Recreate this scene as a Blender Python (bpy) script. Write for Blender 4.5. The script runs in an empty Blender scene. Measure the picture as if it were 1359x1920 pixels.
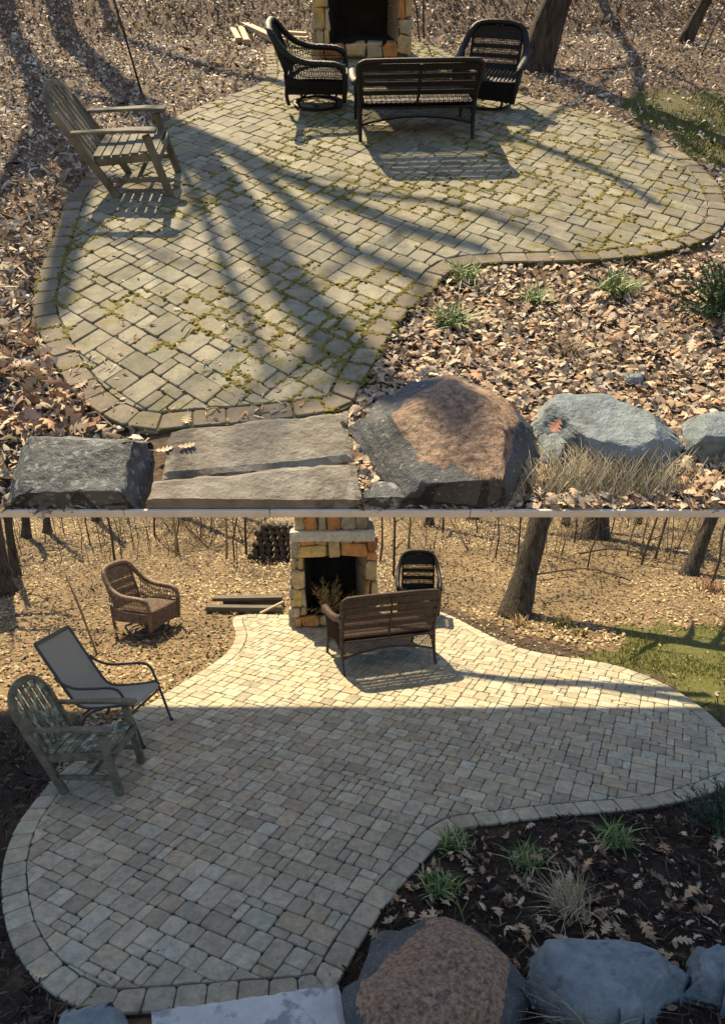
import bpy, bmesh, math, random
import numpy as np
from mathutils import Vector, Matrix, noise

random.seed(11)
RNG = np.random.default_rng(11)
SC = bpy.context.scene
COL = SC.collection

# ------------------------------------------------------------------ camera, sky, sun, exposure
F_PX, Y_C, X_C = 1200.0, 1080.0, 679.5          # focal length and principal point on a 1359 x 1920 sheet
CAM_H = 3.5                                      # metres above the lower patio
PITCH = math.atan2(Y_C - 750.0, F_PX)            # lower patio: level ground
PITCH_UP = math.atan2(Y_C + 330.0, F_PX)         # upper terrace: a steep hillside that faces the camera
TILT = PITCH_UP - PITCH
S_UP = 0.69
H_UP = S_UP * CAM_H / math.cos(PITCH) * math.cos(PITCH_UP)

cam = bpy.data.cameras.new('camera')
cam.sensor_fit = 'VERTICAL'; cam.sensor_height = 36.0
cam.lens = F_PX / 1920.0 * 36.0
cam.shift_y = (Y_C - 960.0) / 1920.0
cam.clip_start = 0.05; cam.clip_end = 2000
camo = bpy.data.objects.new('camera', cam); COL.objects.link(camo)
camo.location = (0, 0, CAM_H); camo.rotation_euler = (math.pi / 2 - PITCH, 0, 0)
SC.camera = camo

ROT_UP = Matrix.Rotation(TILT, 3, 'X')
FA = Matrix.Translation(Vector((0, 0, CAM_H)) + ROT_UP @ Vector((0, 0, -H_UP))) @ ROT_UP.to_4x4()   # upper terrace
FB = Matrix.Identity(4)                                                                               # lower ground

SUN_EL, SUN_AZ = math.radians(31.0), math.radians(-16.0)      # as the terrace sees it
SUN_UP = Vector((math.sin(SUN_AZ) * math.cos(SUN_EL), math.cos(SUN_AZ) * math.cos(SUN_EL), math.sin(SUN_EL)))
SUN = ROT_UP @ SUN_UP
w = bpy.data.worlds.new('World'); SC.world = w; w.use_nodes = True
nt = w.node_tree; bg = nt.nodes['Background']
sky = nt.nodes.new('ShaderNodeTexSky'); sky.sky_type = 'NISHITA'; sky.sun_disc = False
sky.sun_elevation = math.asin(SUN.z); sky.sun_rotation = math.atan2(SUN.x, SUN.y)
nt.links.new(sky.outputs[0], bg.inputs[0]); bg.inputs[1].default_value = 0.085
sl = bpy.data.lights.new('sun', 'SUN'); sl.energy = 5.0; sl.angle = math.radians(0.45); sl.color = (1.0, 0.80, 0.50)
slo = bpy.data.objects.new('sun', sl); COL.objects.link(slo)
slo.rotation_euler = SUN.to_track_quat('Z', 'Y').to_euler(); slo.location = (0, 0, 30)
SC.view_settings.view_transform = 'Standard'; SC.view_settings.look = 'None'
SC.view_settings.gamma = 1; SC.view_settings.use_curve_mapping = False
SC.view_settings.exposure = 0.88

# ------------------------------------------------------------------ helpers
def ray(px, py):
    v = Vector(((px - X_C) / F_PX, 1.0, -(py - Y_C) / F_PX))
    return Matrix.Rotation(-PITCH, 3, 'X') @ v
def gB(px, py, z=0.0):
    r = ray(px, py); t = (z - CAM_H) / r.z
    return Vector((r.x * t, r.y * t, z))
RT = ROT_UP.transposed()
def gA(px, py, z=0.0):
    r = RT @ ray(px, py); t = (z - H_UP) / r.z
    return Vector((r.x * t, r.y * t, z))
def to_px(P, F):
    v = (F @ Vector(P)) - Vector((0, 0, CAM_H))
    v = Matrix.Rotation(PITCH, 3, 'X') @ v
    return (X_C + F_PX * v.x / v.y, Y_C - F_PX * v.z / v.y) if v.y > 0.05 else (-9999, -9999)
EDGE_Y = gA(680, 957).y                      # front edge of the terrace
BANK_Y = gA(680, 66).y                       # where the hillside steepens behind it
TOP_Y = gA(680, -16).y                       # where the terrace ends, out of sight
def bankz(y): return max(0.0, y - BANK_Y) * 0.28

class MB:
    def __init__(s): s.v = []; s.f = []; s.c = []; s.col = (1, 1, 1)
    def add(s, vs, fs, col=None):
        o = len(s.v); s.v += [tuple(p) for p in vs]; s.f += [tuple(i + o for i in f) for f in fs]
        s.c += [col or s.col] * len(vs)
    def box(s, c, d, rot=None):
        vs = []
        for z in (-.5, .5):
            for y in (-.5, .5):
                for x in (-.5, .5):
                    p = Vector((x * d[0], y * d[1], z * d[2]))
                    if rot is not None: p = rot @ p
                    vs.append(p + Vector(c))
        s.add(vs, [(0, 2, 3, 1), (4, 5, 7, 6), (0, 1, 5, 4), (2, 6, 7, 3), (0, 4, 6, 2), (1, 3, 7, 5)])
    def beam(s, a, b, wd, ht, up=(0, 0, 1)):
        a = Vector(a); b = Vector(b); d = (b - a); L = d.length; d = d / L
        sd = d.cross(Vector(up)); sd = sd.normalized() if sd.length > 1e-5 else Vector((0, 1, 0))
        u = sd.cross(d)
        vs = [p + sd * (wd / 2 * i) + u * (ht / 2 * j) for p in (a, b) for (i, j) in ((-1, -1), (1, -1), (1, 1), (-1, 1))]
        s.add(vs, [(3, 2, 1, 0), (4, 5, 6, 7), (0, 1, 5, 4), (1, 2, 6, 5), (2, 3, 7, 6), (3, 0, 4, 7)])
    def tube(s, pts, rad, n=8, braid=0.0, flat=None, cap=True):
        pts = [Vector(p) for p in pts]; m = len(pts)
        if not hasattr(rad, '__len__'): rad = [rad] * m
        t0 = (pts[1] - pts[0]).normalized()
        ref = Vector((0, 0, 1)) if abs(t0.z) < .9 else Vector((1, 0, 0))
        nrm = (ref - t0 * ref.dot(t0)).normalized(); vs = []; L = 0
        for i in range(m):
            t = (pts[min(i + 1, m - 1)] - pts[max(i - 1, 0)])
            t = t.normalized() if t.length > 1e-9 else t0
            nrm = (nrm - t * nrm.dot(t)); nrm = nrm.normalized() if nrm.length > 1e-6 else t.orthogonal().normalized()
            bn = t.cross(nrm)
            if i: L += (pts[i] - pts[i - 1]).length
            for k in range(n):
                a = 2 * math.pi * k / n; r = rad[i]
                if braid: r *= 1 + braid * math.sin(2 * a + L * 95)
                vs.append(pts[i] + nrm * (math.cos(a) * r) + bn * (math.sin(a) * r * (flat or 1)))
        fs = [(i * n + k, i * n + (k + 1) % n, (i + 1) * n + (k + 1) % n, (i + 1) * n + k) for i in range(m - 1) for k in range(n)]
        if cap: fs += [tuple(range(n - 1, -1, -1)), tuple((m - 1) * n + k for k in range(n))]
        s.add(vs, fs)
    def sheet(s, fn, nu, nv):
        vs = [fn(i / nu, j / nv) for i in range(nu + 1) for j in range(nv + 1)]
        s.add(vs, [(i * (nv + 1) + j, (i + 1) * (nv + 1) + j, (i + 1) * (nv + 1) + j + 1, i * (nv + 1) + j + 1) for i in range(nu) for j in range(nv)])
    def weave(s, fn, nu, nv, r, seg=8):
        for i in range(nu + 1): s.tube([fn(i / nu, j / seg) for j in range(seg + 1)], r, 3, cap=False)
        for j in range(nv + 1): s.tube([fn(i / seg, j / nv) for i in range(seg + 1)], r * .9, 3, cap=False)
    def lattice(s, fn, n, r, seg=6, slope=1.0, rows=2):
        for d in (1, -1):
            for i in range(-1, n + 1):
                pts = []
                for j in range(seg + 1):
                    v = j / seg; u = (i + .5) / n + d * slope * (v - .5) / n
                    if 0 <= u <= 1: pts.append(fn(u, v))
                if len(pts) > 1: s.tube(pts, r, 3, cap=False)
        for j in range(1, rows): s.tube([fn(i / 12, j / rows) for i in range(13)], r * .8, 3, cap=False)

def smooth_path(pts, k=6, closed=False):
    P = [Vector(p) for p in pts]; n = len(P); out = []
    rng = range(n) if closed else range(n - 1)
    for i in rng:
        if closed: a, b, c, d = P[i - 1], P[i], P[(i + 1) % n], P[(i + 2) % n]
        else: a, b, c, d = P[max(i - 1, 0)], P[i], P[i + 1], P[min(i + 2, n - 1)]
        for j in range(k):
            t = j / k
            out.append(0.5 * ((2 * b) + (c - a) * t + (2 * a - 5 * b + 4 * c - d) * t * t + (3 * b - a - 3 * c + d) * t ** 3))
    if not closed: out.append(P[-1])
    return out

def mesh_np(name, V, Fc, col=None):
    me = bpy.data.meshes.new(name); V = np.asarray(V, np.float32); Fc = np.asarray(Fc, np.int32)
    n, k = Fc.shape
    me.vertices.add(len(V)); me.vertices.foreach_set('co', V.ravel())
    me.loops.add(n * k); me.loops.foreach_set('vertex_index', Fc.ravel())
    me.polygons.add(n); me.polygons.foreach_set('loop_start', np.arange(n, dtype=np.int32) * k)
    me.update(calc_edges=True)
    if col is not None:
        c = np.ones((len(V), 4), np.float32); c[:, :3] = col
        me.color_attributes.new('Col', 'FLOAT_COLOR', 'POINT').data.foreach_set('color', c.ravel())
    return me

def link(o, parent=None, frame=None, label=None, cat=None, group=None, kind=None):
    COL.objects.link(o)
    if parent is not None: o.parent = parent
    elif frame is not None: o.matrix_world = frame
    if label: o['label'] = label
    if cat: o['category'] = cat
    if group: o['group'] = group
    if kind: o['kind'] = kind
    return o

def mk(name, mb, mat, parent=None, frame=None, smooth=False, bevel=0.0, sc=None, color=False, **kw):
    me = bpy.data.meshes.new(name)
    vs = mb.v if sc is None else [(p[0] * sc[0], p[1] * sc[1], p[2] * sc[2]) for p in mb.v]
    me.from_pydata(vs, [], mb.f); me.materials.append(mat)
    if smooth: me.polygons.foreach_set('use_smooth', [True] * len(me.polygons))
    if color:
        c = np.ones((len(vs), 4), np.float32); c[:, :3] = mb.c
        me.color_attributes.new('Col', 'FLOAT_COLOR', 'POINT').data.foreach_set('color', c.ravel())
    me.update()
    o = link(bpy.data.objects.new(name, me), parent, frame, **kw)
    if bevel:
        b = o.modifiers.new('bevel', 'BEVEL'); b.width = bevel; b.segments = 2; b.limit_method = 'ANGLE'
    return o

def thing(name, label, cat, frame, loc, rz=0.0, group=None):
    o = bpy.data.objects.new(name, None); o.empty_display_size = .1
    return link(o, None, frame @ Matrix.Translation(Vector(loc)) @ Matrix.Rotation(rz, 4, 'Z'), label, cat, group)

# ------------------------------------------------------------------ materials
def mat(name, base, base2=None, scale=8, rough=.8, bump=.3, bscale=60, attr=False, detail=6, stops=(.35, .65), metal=0, dist=.004, stretch=None, spec=.4, extra=None):
    m = bpy.data.materials.new(name); m.use_nodes = True; N = m.node_tree.nodes; L = m.node_tree.links
    P = N['Principled BSDF']; P.inputs['Roughness'].default_value = rough; P.inputs['Metallic'].default_value = metal
    P.inputs['Specular IOR Level'].default_value = spec
    tc = N.new('ShaderNodeTexCoord'); src = tc.outputs['Object']
    if stretch:
        mp = N.new('ShaderNodeMapping'); mp.inputs['Scale'].default_value = stretch; L.new(src, mp.inputs[0]); src = mp.outputs[0]
    nz = N.new('ShaderNodeTexNoise'); nz.inputs['Scale'].default_value = scale; nz.inputs['Detail'].default_value = detail
    nz.inputs['Roughness'].default_value = .65; L.new(src, nz.inputs[0])
    rp = N.new('ShaderNodeValToRGB'); rp.color_ramp.elements[0].position, rp.color_ramp.elements[1].position = stops
    rp.color_ramp.elements[0].color = (*base, 1); rp.color_ramp.elements[1].color = (*(base2 or base), 1)
    L.new(nz.outputs[0], rp.inputs[0]); out = rp.outputs[0]
    if attr:
        at = N.new('ShaderNodeAttribute'); at.attribute_name = 'Col'
        mx = N.new('ShaderNodeMix'); mx.data_type = 'RGBA'; mx.blend_type = 'MULTIPLY'; mx.inputs[0].default_value = 1
        L.new(at.outputs[0], mx.inputs[6]); L.new(out, mx.inputs[7]); out = mx.outputs[2]
    if extra: out = extra(N, L, src, out)
    L.new(out, P.inputs['Base Color'])
    if bump:
        n2 = N.new('ShaderNodeTexNoise'); n2.inputs['Scale'].default_value = bscale; n2.inputs['Detail'].default_value = 8; n2.inputs['Roughness'].default_value = .7
        L.new(src, n2.inputs[0]); b = N.new('ShaderNodeBump'); b.inputs['Strength'].default_value = bump; b.inputs['Distance'].default_value = dist
        L.new(n2.outputs[0], b.inputs['Height']); L.new(b.outputs[0], P.inputs['Normal'])
    return m

def overlay(color, scale, lo, hi, amount=1.0, detail=5, seed=0.0, color2=None):
    """patches of another colour (lichen, moss, rust) with their own outline"""
    def fn(N, L, src, out):
        mp = N.new('ShaderNodeMapping'); mp.inputs['Location'].default_value = (seed, seed * 1.7, seed * .3); L.new(src, mp.inputs[0])
        n = N.new('ShaderNodeTexNoise'); n.inputs['Scale'].default_value = scale; n.inputs['Detail'].default_value = detail; n.inputs['Roughness'].default_value = .7
        L.new(mp.outputs[0], n.inputs[0])
        r = N.new('ShaderNodeMapRange'); r.inputs[1].default_value = lo; r.inputs[2].default_value = hi; r.inputs[4].default_value = amount
        L.new(n.outputs[0], r.inputs[0])
        mx = N.new('ShaderNodeMix'); mx.data_type = 'RGBA'; L.new(r.outputs[0], mx.inputs[0]); L.new(out, mx.inputs[6]); mx.inputs[7].default_value = (*color, 1)
        if color2:
            n3 = N.new('ShaderNodeTexNoise'); n3.inputs['Scale'].default_value = scale * 4; n3.inputs['Detail'].default_value = 6; L.new(src, n3.inputs[0])
            q = N.new('ShaderNodeValToRGB'); q.color_ramp.elements[0].position = .4; q.color_ramp.elements[1].position = .6
            q.color_ramp.elements[0].color = (*color, 1); q.color_ramp.elements[1].color = (*color2, 1)
            L.new(n3.outputs[0], q.inputs[0]); L.new(q.outputs[0], mx.inputs[7])
        return mx.outputs[2]
    return fn
def chain(*fs):
    def fn(N, L, src, out):
        for f in fs: out = f(N, L, src, out)
        return out
    return fn

M = {}
M['paver_old'] = mat('paver_old', (.72, .72, .70), (1.12, 1.1, 1.05), 14, .88, .5, 180, attr=True, dist=.003,
                     extra=chain(overlay((.09, .08, .06), 70, .56, .70, .7, seed=3), overlay((.10, .085, .065), 9, .55, .7, .5, seed=21), overlay((.23, .19, .04), 6, .54, .66, .8, seed=9, color2=(.14, .13, .035))))
M['paver_new'] = mat('paver_new', (.74, .74, .75), (1.15, 1.13, 1.1), 16, .86, .5, 170, attr=True, dist=.003,
                     extra=chain(overlay((.10, .09, .08), 85, .57, .70, .65, seed=3), overlay((.17, .15, .13), 11, .56, .7, .35, seed=13)))
M['joint_moss'] = mat('joint_moss', (.04, .036, .024), (.12, .115, .028), 4, .95, .8, 120, dist=.006, stops=(.35, .6))
M['joint_sand'] = mat('joint_sand', (.035, .030, .026), (.075, .065, .055), 40, .95, .6, 200)
M['moss'] = mat('moss', (.10, .095, .02), (.25, .20, .03), 9, .95, .5, 220)
M['soil_up'] = mat('soil_up', (.55, .5, .45), (1.3, 1.2, 1.1), 35, .95, .9, 70, attr=True, dist=.012)
M['soil_low'] = mat('soil_low', (.6, .55, .5), (1.3, 1.2, 1.1), 22, .95, .9, 45, attr=True, dist=.015)
M['litter'] = mat('litter', (.8, .8, .8), (1.15, 1.15, 1.1), 30, .75, .2, 150, attr=True)
M['grass'] = mat('grass', (.85, .85, .8), (1.1, 1.1, 1.1), 3, .6, 0, attr=True)
M['slab_stone'] = mat('slab_stone', (.72, .70, .64), (.88, .87, .83), 6, .8, .7, 30, dist=.01)  # kept pale so the added slab's underside bounces light
M['basalt'] = mat('basalt', (.05, .062, .068), (.13, .145, .15), 6, .55, 1.0, 14, dist=.025, extra=overlay((.38, .42, .42), 30, .54, .64, .85, seed=4))
M['rusty'] = mat('rusty', (.05, .056, .062), (.11, .12, .125), 5, .62, 1.0, 16, dist=.022)
M['bluestone'] = mat('bluestone', (.15, .20, .225), (.30, .355, .375), 7, .5, 1.0, 11, dist=.03, extra=chain(overlay((.30, .33, .335), 22, .58, .68, .6, seed=2), overlay((.05, .06, .065), 5, .56, .66, .6, seed=12), overlay((.24, .20, .14), 9, .62, .68, .5, seed=32)))
M['step_old'] = mat('step_old', (.20, .18, .145), (.36, .335, .285), 7, .85, 1.0, 16, dist=.03, extra=overlay((.085, .07, .06), 2.6, .52, .6, .75, seed=2))
M['step_pale'] = mat('step_pale', (.60, .63, .63), (.76, .78, .77), 5, .75, 1.0, 16, dist=.03, extra=overlay((.28, .29, .32), 2.5, .54, .6, .8, seed=6))
M['wood_old'] = mat('wood_old', (.085, .08, .06), (.22, .21, .165), 9, .85, .5, 60, stretch=(1, 1, .35), extra=overlay((.12, .15, .08), 12, .56, .66, .6, seed=1))
M['wood_lichen'] = mat('wood_lichen', (.085, .085, .065), (.17, .17, .125), 9, .85, .5, 60, extra=overlay((.34, .46, .38), 13, .50, .58, .85, seed=1))
M['wood_moss'] = mat('wood_moss', (.085, .08, .06), (.20, .19, .145), 9, .85, .5, 60, extra=overlay((.22, .30, .23), 16, .60, .68, .6, seed=1))
M['wicker_black'] = mat('wicker_black', (.006, .0055, .006), (.02, .018, .017), 60, .5, .9, 140, dist=.006, spec=.3)
M['wicker_brown'] = mat('wicker_brown', (.03, .018, .013), (.095, .056, .038), 26, .5, .9, 120, dist=.006)
M['wicker_tan'] = mat('wicker_tan', (.085, .052, .036), (.25, .165, .11), 18, .5, .9, 120, dist=.006)
M['steel_grey'] = mat('steel_grey', (.035, .04, .046), (.06, .066, .074), 20, .42, .1, 90, spec=.5)
M['sling'] = mat('sling', (.27, .275, .25), (.34, .34, .31), 220, .8, .5, 700, dist=.001)
M['bark'] = mat('bark', (.022, .018, .014), (.15, .125, .095), 26, .92, 1.0, 30, stretch=(1, 1, .13), dist=.08, extra=overlay((.10, .11, .05), 3, .56, .66, .5, seed=5))
M['bark_thin'] = mat('bark_thin', (.05, .038, .03), (.15, .12, .09), 12, .9, .6, 40, stretch=(1, 1, .3))
M['stem_pale'] = mat('stem_pale', (.26, .2, .11), (.36, .3, .18), 12, .85, .3, 60)
M['leaf'] = mat('leaf', (.8, .8, .8), (1.2, 1.2, 1.2), 25, .6, .2, 90, attr=True)
M['mortar'] = mat('mortar', (.13, .115, .095), (.22, .2, .165), 30, .95, .6, 100)
M['soot'] = mat('soot', (.008, .007, .006), (.022, .02, .018), 6, .95, .5, 40)
M['lit_firebrick'] = mat('lit_firebrick', (.22, .17, .10), (.34, .28, .17), 6, .9, .5, 60)
M['fieldstone'] = mat('fieldstone', (.75, .73, .70), (1.3, 1.25, 1.12), 9, .85, .9, 28, attr=True, dist=.015)
M['mantel'] = mat('mantel', (.46, .44, .36), (.62, .60, .52), 14, .85, .9, 34, dist=.012)
M['lumber'] = mat('lumber', (.36, .27, .165), (.52, .42, .28), 6, .75, .3, 60, stretch=(.3, 3, 3))
M['lumber_dark'] = mat('lumber_dark', (.075, .065, .05), (.17, .15, .115), 6, .9, .6, 50, stretch=(.3, 3, 3))
M['log_bark'] = mat('log_bark', (.035, .026, .02), (.10, .08, .06), 14, .92, .8, 40)
M['rod'] = mat('rod', (.016, .014, .013), (.03, .028, .026), 20, .5, .1, 60)
M['rod_tan'] = mat('rod_tan', (.17, .13, .075), (.26, .2, .12), 20, .7, .2, 60)
M['twig'] = mat('twig', (.07, .055, .042), (.16, .13, .1), 20, .9, .3, 60)
M['pebble'] = mat('pebble', (.4, .37, .3), (.6, .56, .48), 20, .8, .3, 60)
def rusty_patch():
    m = M['rusty']; N = m.node_tree.nodes; L = m.node_tree.links; P = N['Principled BSDF']
    lk = P.inputs['Base Color'].links[0]; out = lk.from_socket
    tc = [n for n in N if n.type == 'TEX_COORD'][0]
    at = N.new('ShaderNodeAttribute'); at.attribute_name = 'Col'
    n1 = N.new('ShaderNodeTexNoise'); n1.inputs['Scale'].default_value = 10; n1.inputs['Detail'].default_value = 8; n1.inputs['Roughness'].default_value = .75; L.new(tc.outputs['Object'], n1.inputs[0])
    ad = N.new('ShaderNodeMath'); ad.operation = 'ADD'; L.new(at.outputs['Fac'], ad.inputs[0]); L.new(n1.outputs[0], ad.inputs[1])
    mr = N.new('ShaderNodeMapRange'); mr.inputs[1].default_value = .96; mr.inputs[2].default_value = 1.06; L.new(ad.outputs[0], mr.inputs[0])
    n2 = N.new('ShaderNodeTexNoise'); n2.inputs['Scale'].default_value = 34; n2.inputs['Detail'].default_value = 8; n2.inputs['Roughness'].default_value = .75; L.new(tc.outputs['Object'], n2.inputs[0])
    rp = N.new('ShaderNodeValToRGB'); e = rp.color_ramp.elements
    e[0].position = .36; e[0].color = (.055, .048, .04, 1); e[1].position = .66; e[1].color = (.50, .345, .225, 1)
    k = e.new(.5); k.color = (.29, .18, .11, 1)
    L.new(n2.outputs[0], rp.inputs[0])
    mx = N.new('ShaderNodeMix'); mx.data_type = 'RGBA'; L.new(mr.outputs[0], mx.inputs[0]); L.new(out, mx.inputs[6]); L.new(rp.outputs[0], mx.inputs[7])
    n4 = N.new('ShaderNodeTexNoise'); n4.inputs['Scale'].default_value = 55; n4.inputs['Detail'].default_value = 4; L.new(tc.outputs['Object'], n4.inputs[0])
    m4 = N.new('ShaderNodeMapRange'); m4.inputs[1].default_value = .62; m4.inputs[2].default_value = .68; m4.inputs[4].default_value = .8; L.new(n4.outputs[0], m4.inputs[0])
    mz = N.new('ShaderNodeMix'); mz.data_type = 'RGBA'; L.new(m4.outputs[0], mz.inputs[0]); L.new(mx.outputs[2], mz.inputs[6]); mz.inputs[7].default_value = (.36, .37, .34, 1)
    L.new(mz.outputs[2], P.inputs['Base Color'])
rusty_patch()

# ------------------------------------------------------------------ outlines (points on the ground)
OUT_A = [(145, 748), (95, 670), (66, 595), (76, 530), (104, 452), (136, 372), (215, 295), (330, 226), (420, 190), (492, 160), (500, 128), (505, 92), (600, 86), (700, 84), (800, 88), (880, 130),
         (960, 178), (1050, 204), (1130, 228), (1200, 252), (1270, 290), (1322, 330), (1352, 375), (1358, 420), (1330, 452), (1280, 471), (1200, 488), (1100, 497), (1000, 500), (920, 502),
         (850, 512), (815, 548), (778, 580), (748, 612), (722, 652), (700, 690), (672, 740), (640, 778), (480, 800), (330, 812), (275, 816), (205, 795)]
OUT_B = [(180, 1908), (105, 1875), (55, 1830), (18, 1765), (4, 1690), (8, 1620), (30, 1560), (62, 1512), (105, 1462), (180, 1400), (260, 1338), (320, 1298), (375, 1264), (425, 1228), (442, 1195),
         (436, 1163), (470, 1155), (560, 1156), (700, 1150), (800, 1146), (850, 1160), (900, 1186), (960, 1214), (1030, 1231), (1100, 1241), (1170, 1256), (1240, 1284), (1300, 1320), (1350, 1362),
         (1400, 1410), (1420, 1450), (1345, 1486), (1290, 1505), (1200, 1522), (1100, 1531), (1000, 1541), (930, 1551), (870, 1557), (835, 1574), (808, 1604), (780, 1636), (750, 1670), (716, 1714),
         (690, 1755), (662, 1800), (640, 1842), (600, 1878), (450, 1892), (285, 1905)]
def outline(pts, g): return [Vector((p.x, p.y)) for p in smooth_path([g(*p) for p in pts], 4, True)]
POLY_A = outline(OUT_A, gA); POLY_B = outline(OUT_B, gB)
def area2(P): return sum(P[i - 1].x * P[i].y - P[i].x * P[i - 1].y for i in range(len(P))) / 2
if area2(POLY_A) < 0: POLY_A.reverse()
if area2(POLY_B) < 0: POLY_B.reverse()
def inside(P, poly):
    X = np.asarray(P, float); x, y = X[:, 0], X[:, 1]; r = np.zeros(len(X), bool)
    for i in range(len(poly)):
        a, b = poly[i - 1], poly[i]
        if a.y == b.y: continue
        c = ((a.y > y) != (b.y > y)) & (x < (b.x - a.x) * (y - a.y) / (b.y - a.y) + a.x); r ^= c
    return r
def resample(P, step):
    P = P + [P[0]]; L = [0]
    for i in range(1, len(P)): L.append(L[-1] + (P[i] - P[i - 1]).length)
    n = max(8, int(L[-1] / step)); out = []; j = 0
    for k in range(n):
        s = L[-1] * k / n
        while L[j + 1] < s: j += 1
        t = (s - L[j]) / max(1e-9, L[j + 1] - L[j]); out.append(P[j].lerp(P[j + 1], t))
    return out
def inset(P, d):
    out = []; n = len(P)
    for i in range(n):
        t = (P[(i + 1) % n] - P[i - 1]).normalized(); out.append(P[i] + Vector((-t.y, t.x)) * d)
    return out
def clip_rect(poly, rect):
    out = poly
    for i in range(len(rect)):
        a, b = rect[i], rect[(i + 1) % len(rect)]; e = b - a; inp = out; out = []
        if not inp: return []
        def sd(p): return e.x * (p.y - a.y) - e.y * (p.x - a.x)
        s = inp[-1]; ss = sd(s)
        for p in inp:
            sp = sd(p)
            if sp >= 0:
                if ss < 0: out.append(s.lerp(p, ss / (ss - sp)))
                out.append(p)
            elif ss >= 0: out.append(s.lerp(p, ss / (ss - sp)))
            s, ss = p, sp
    q = []
    for p in out:
        if not q or (p - q[-1]).length > .004: q.append(p)
    if len(q) > 1 and (q[0] - q[-1]).length < .004: q.pop()
    return q

# ------------------------------------------------------------------ the setting: patios of separate pavers
def paver_mesh(poly, top, gap, bev, tumble):
    """prism with worn, rounded rim; returns (verts, faces)"""
    c = sum(poly, Vector((0, 0))) / len(poly)
    pts = []
    n = len(poly)
    for i in range(n):                                   # cut every sharp corner
        a, b, d = poly[i - 1], poly[i], poly[(i + 1) % n]
        l1, l2 = (a - b).length, (d - b).length
        if n <= 6 and min(l1, l2) > .02:
            k = tumble * random.uniform(.6, 1.5)
            pts += [b + (a - b) / l1 * min(k, l1 * .3), b + (d - b) / l2 * min(k, l2 * .3)]
        else: pts.append(b)
    pts = [p + (c - p).normalized() * gap + Vector((random.uniform(-1, 1), random.uniform(-1, 1))) * tumble * .18 for p in pts]
    m = len(pts); vs = []
    tx, ty = random.uniform(-.02, .02), random.uniform(-.02, .02); dz = random.uniform(-.0025, .0025)
    for (ins, z) in ((0, 0.0), (0, top - bev), (bev * .45, top - bev * .3), (bev * 1.15, top)):
        for p in pts:
            q = p + (c - p).normalized() * ins
            vs.append((q.x, q.y, z + (0 if z == 0 else dz + (q.x - c.x) * tx + (q.y - c.y) * ty)))
    fs = [(r * m + i, r * m + (i + 1) % m, (r + 1) * m + (i + 1) % m, (r + 1) * m + i) for r in range(3) for i in range(m)]
    fs.append(tuple(3 * m + i for i in range(m)))
    return vs, fs

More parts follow.
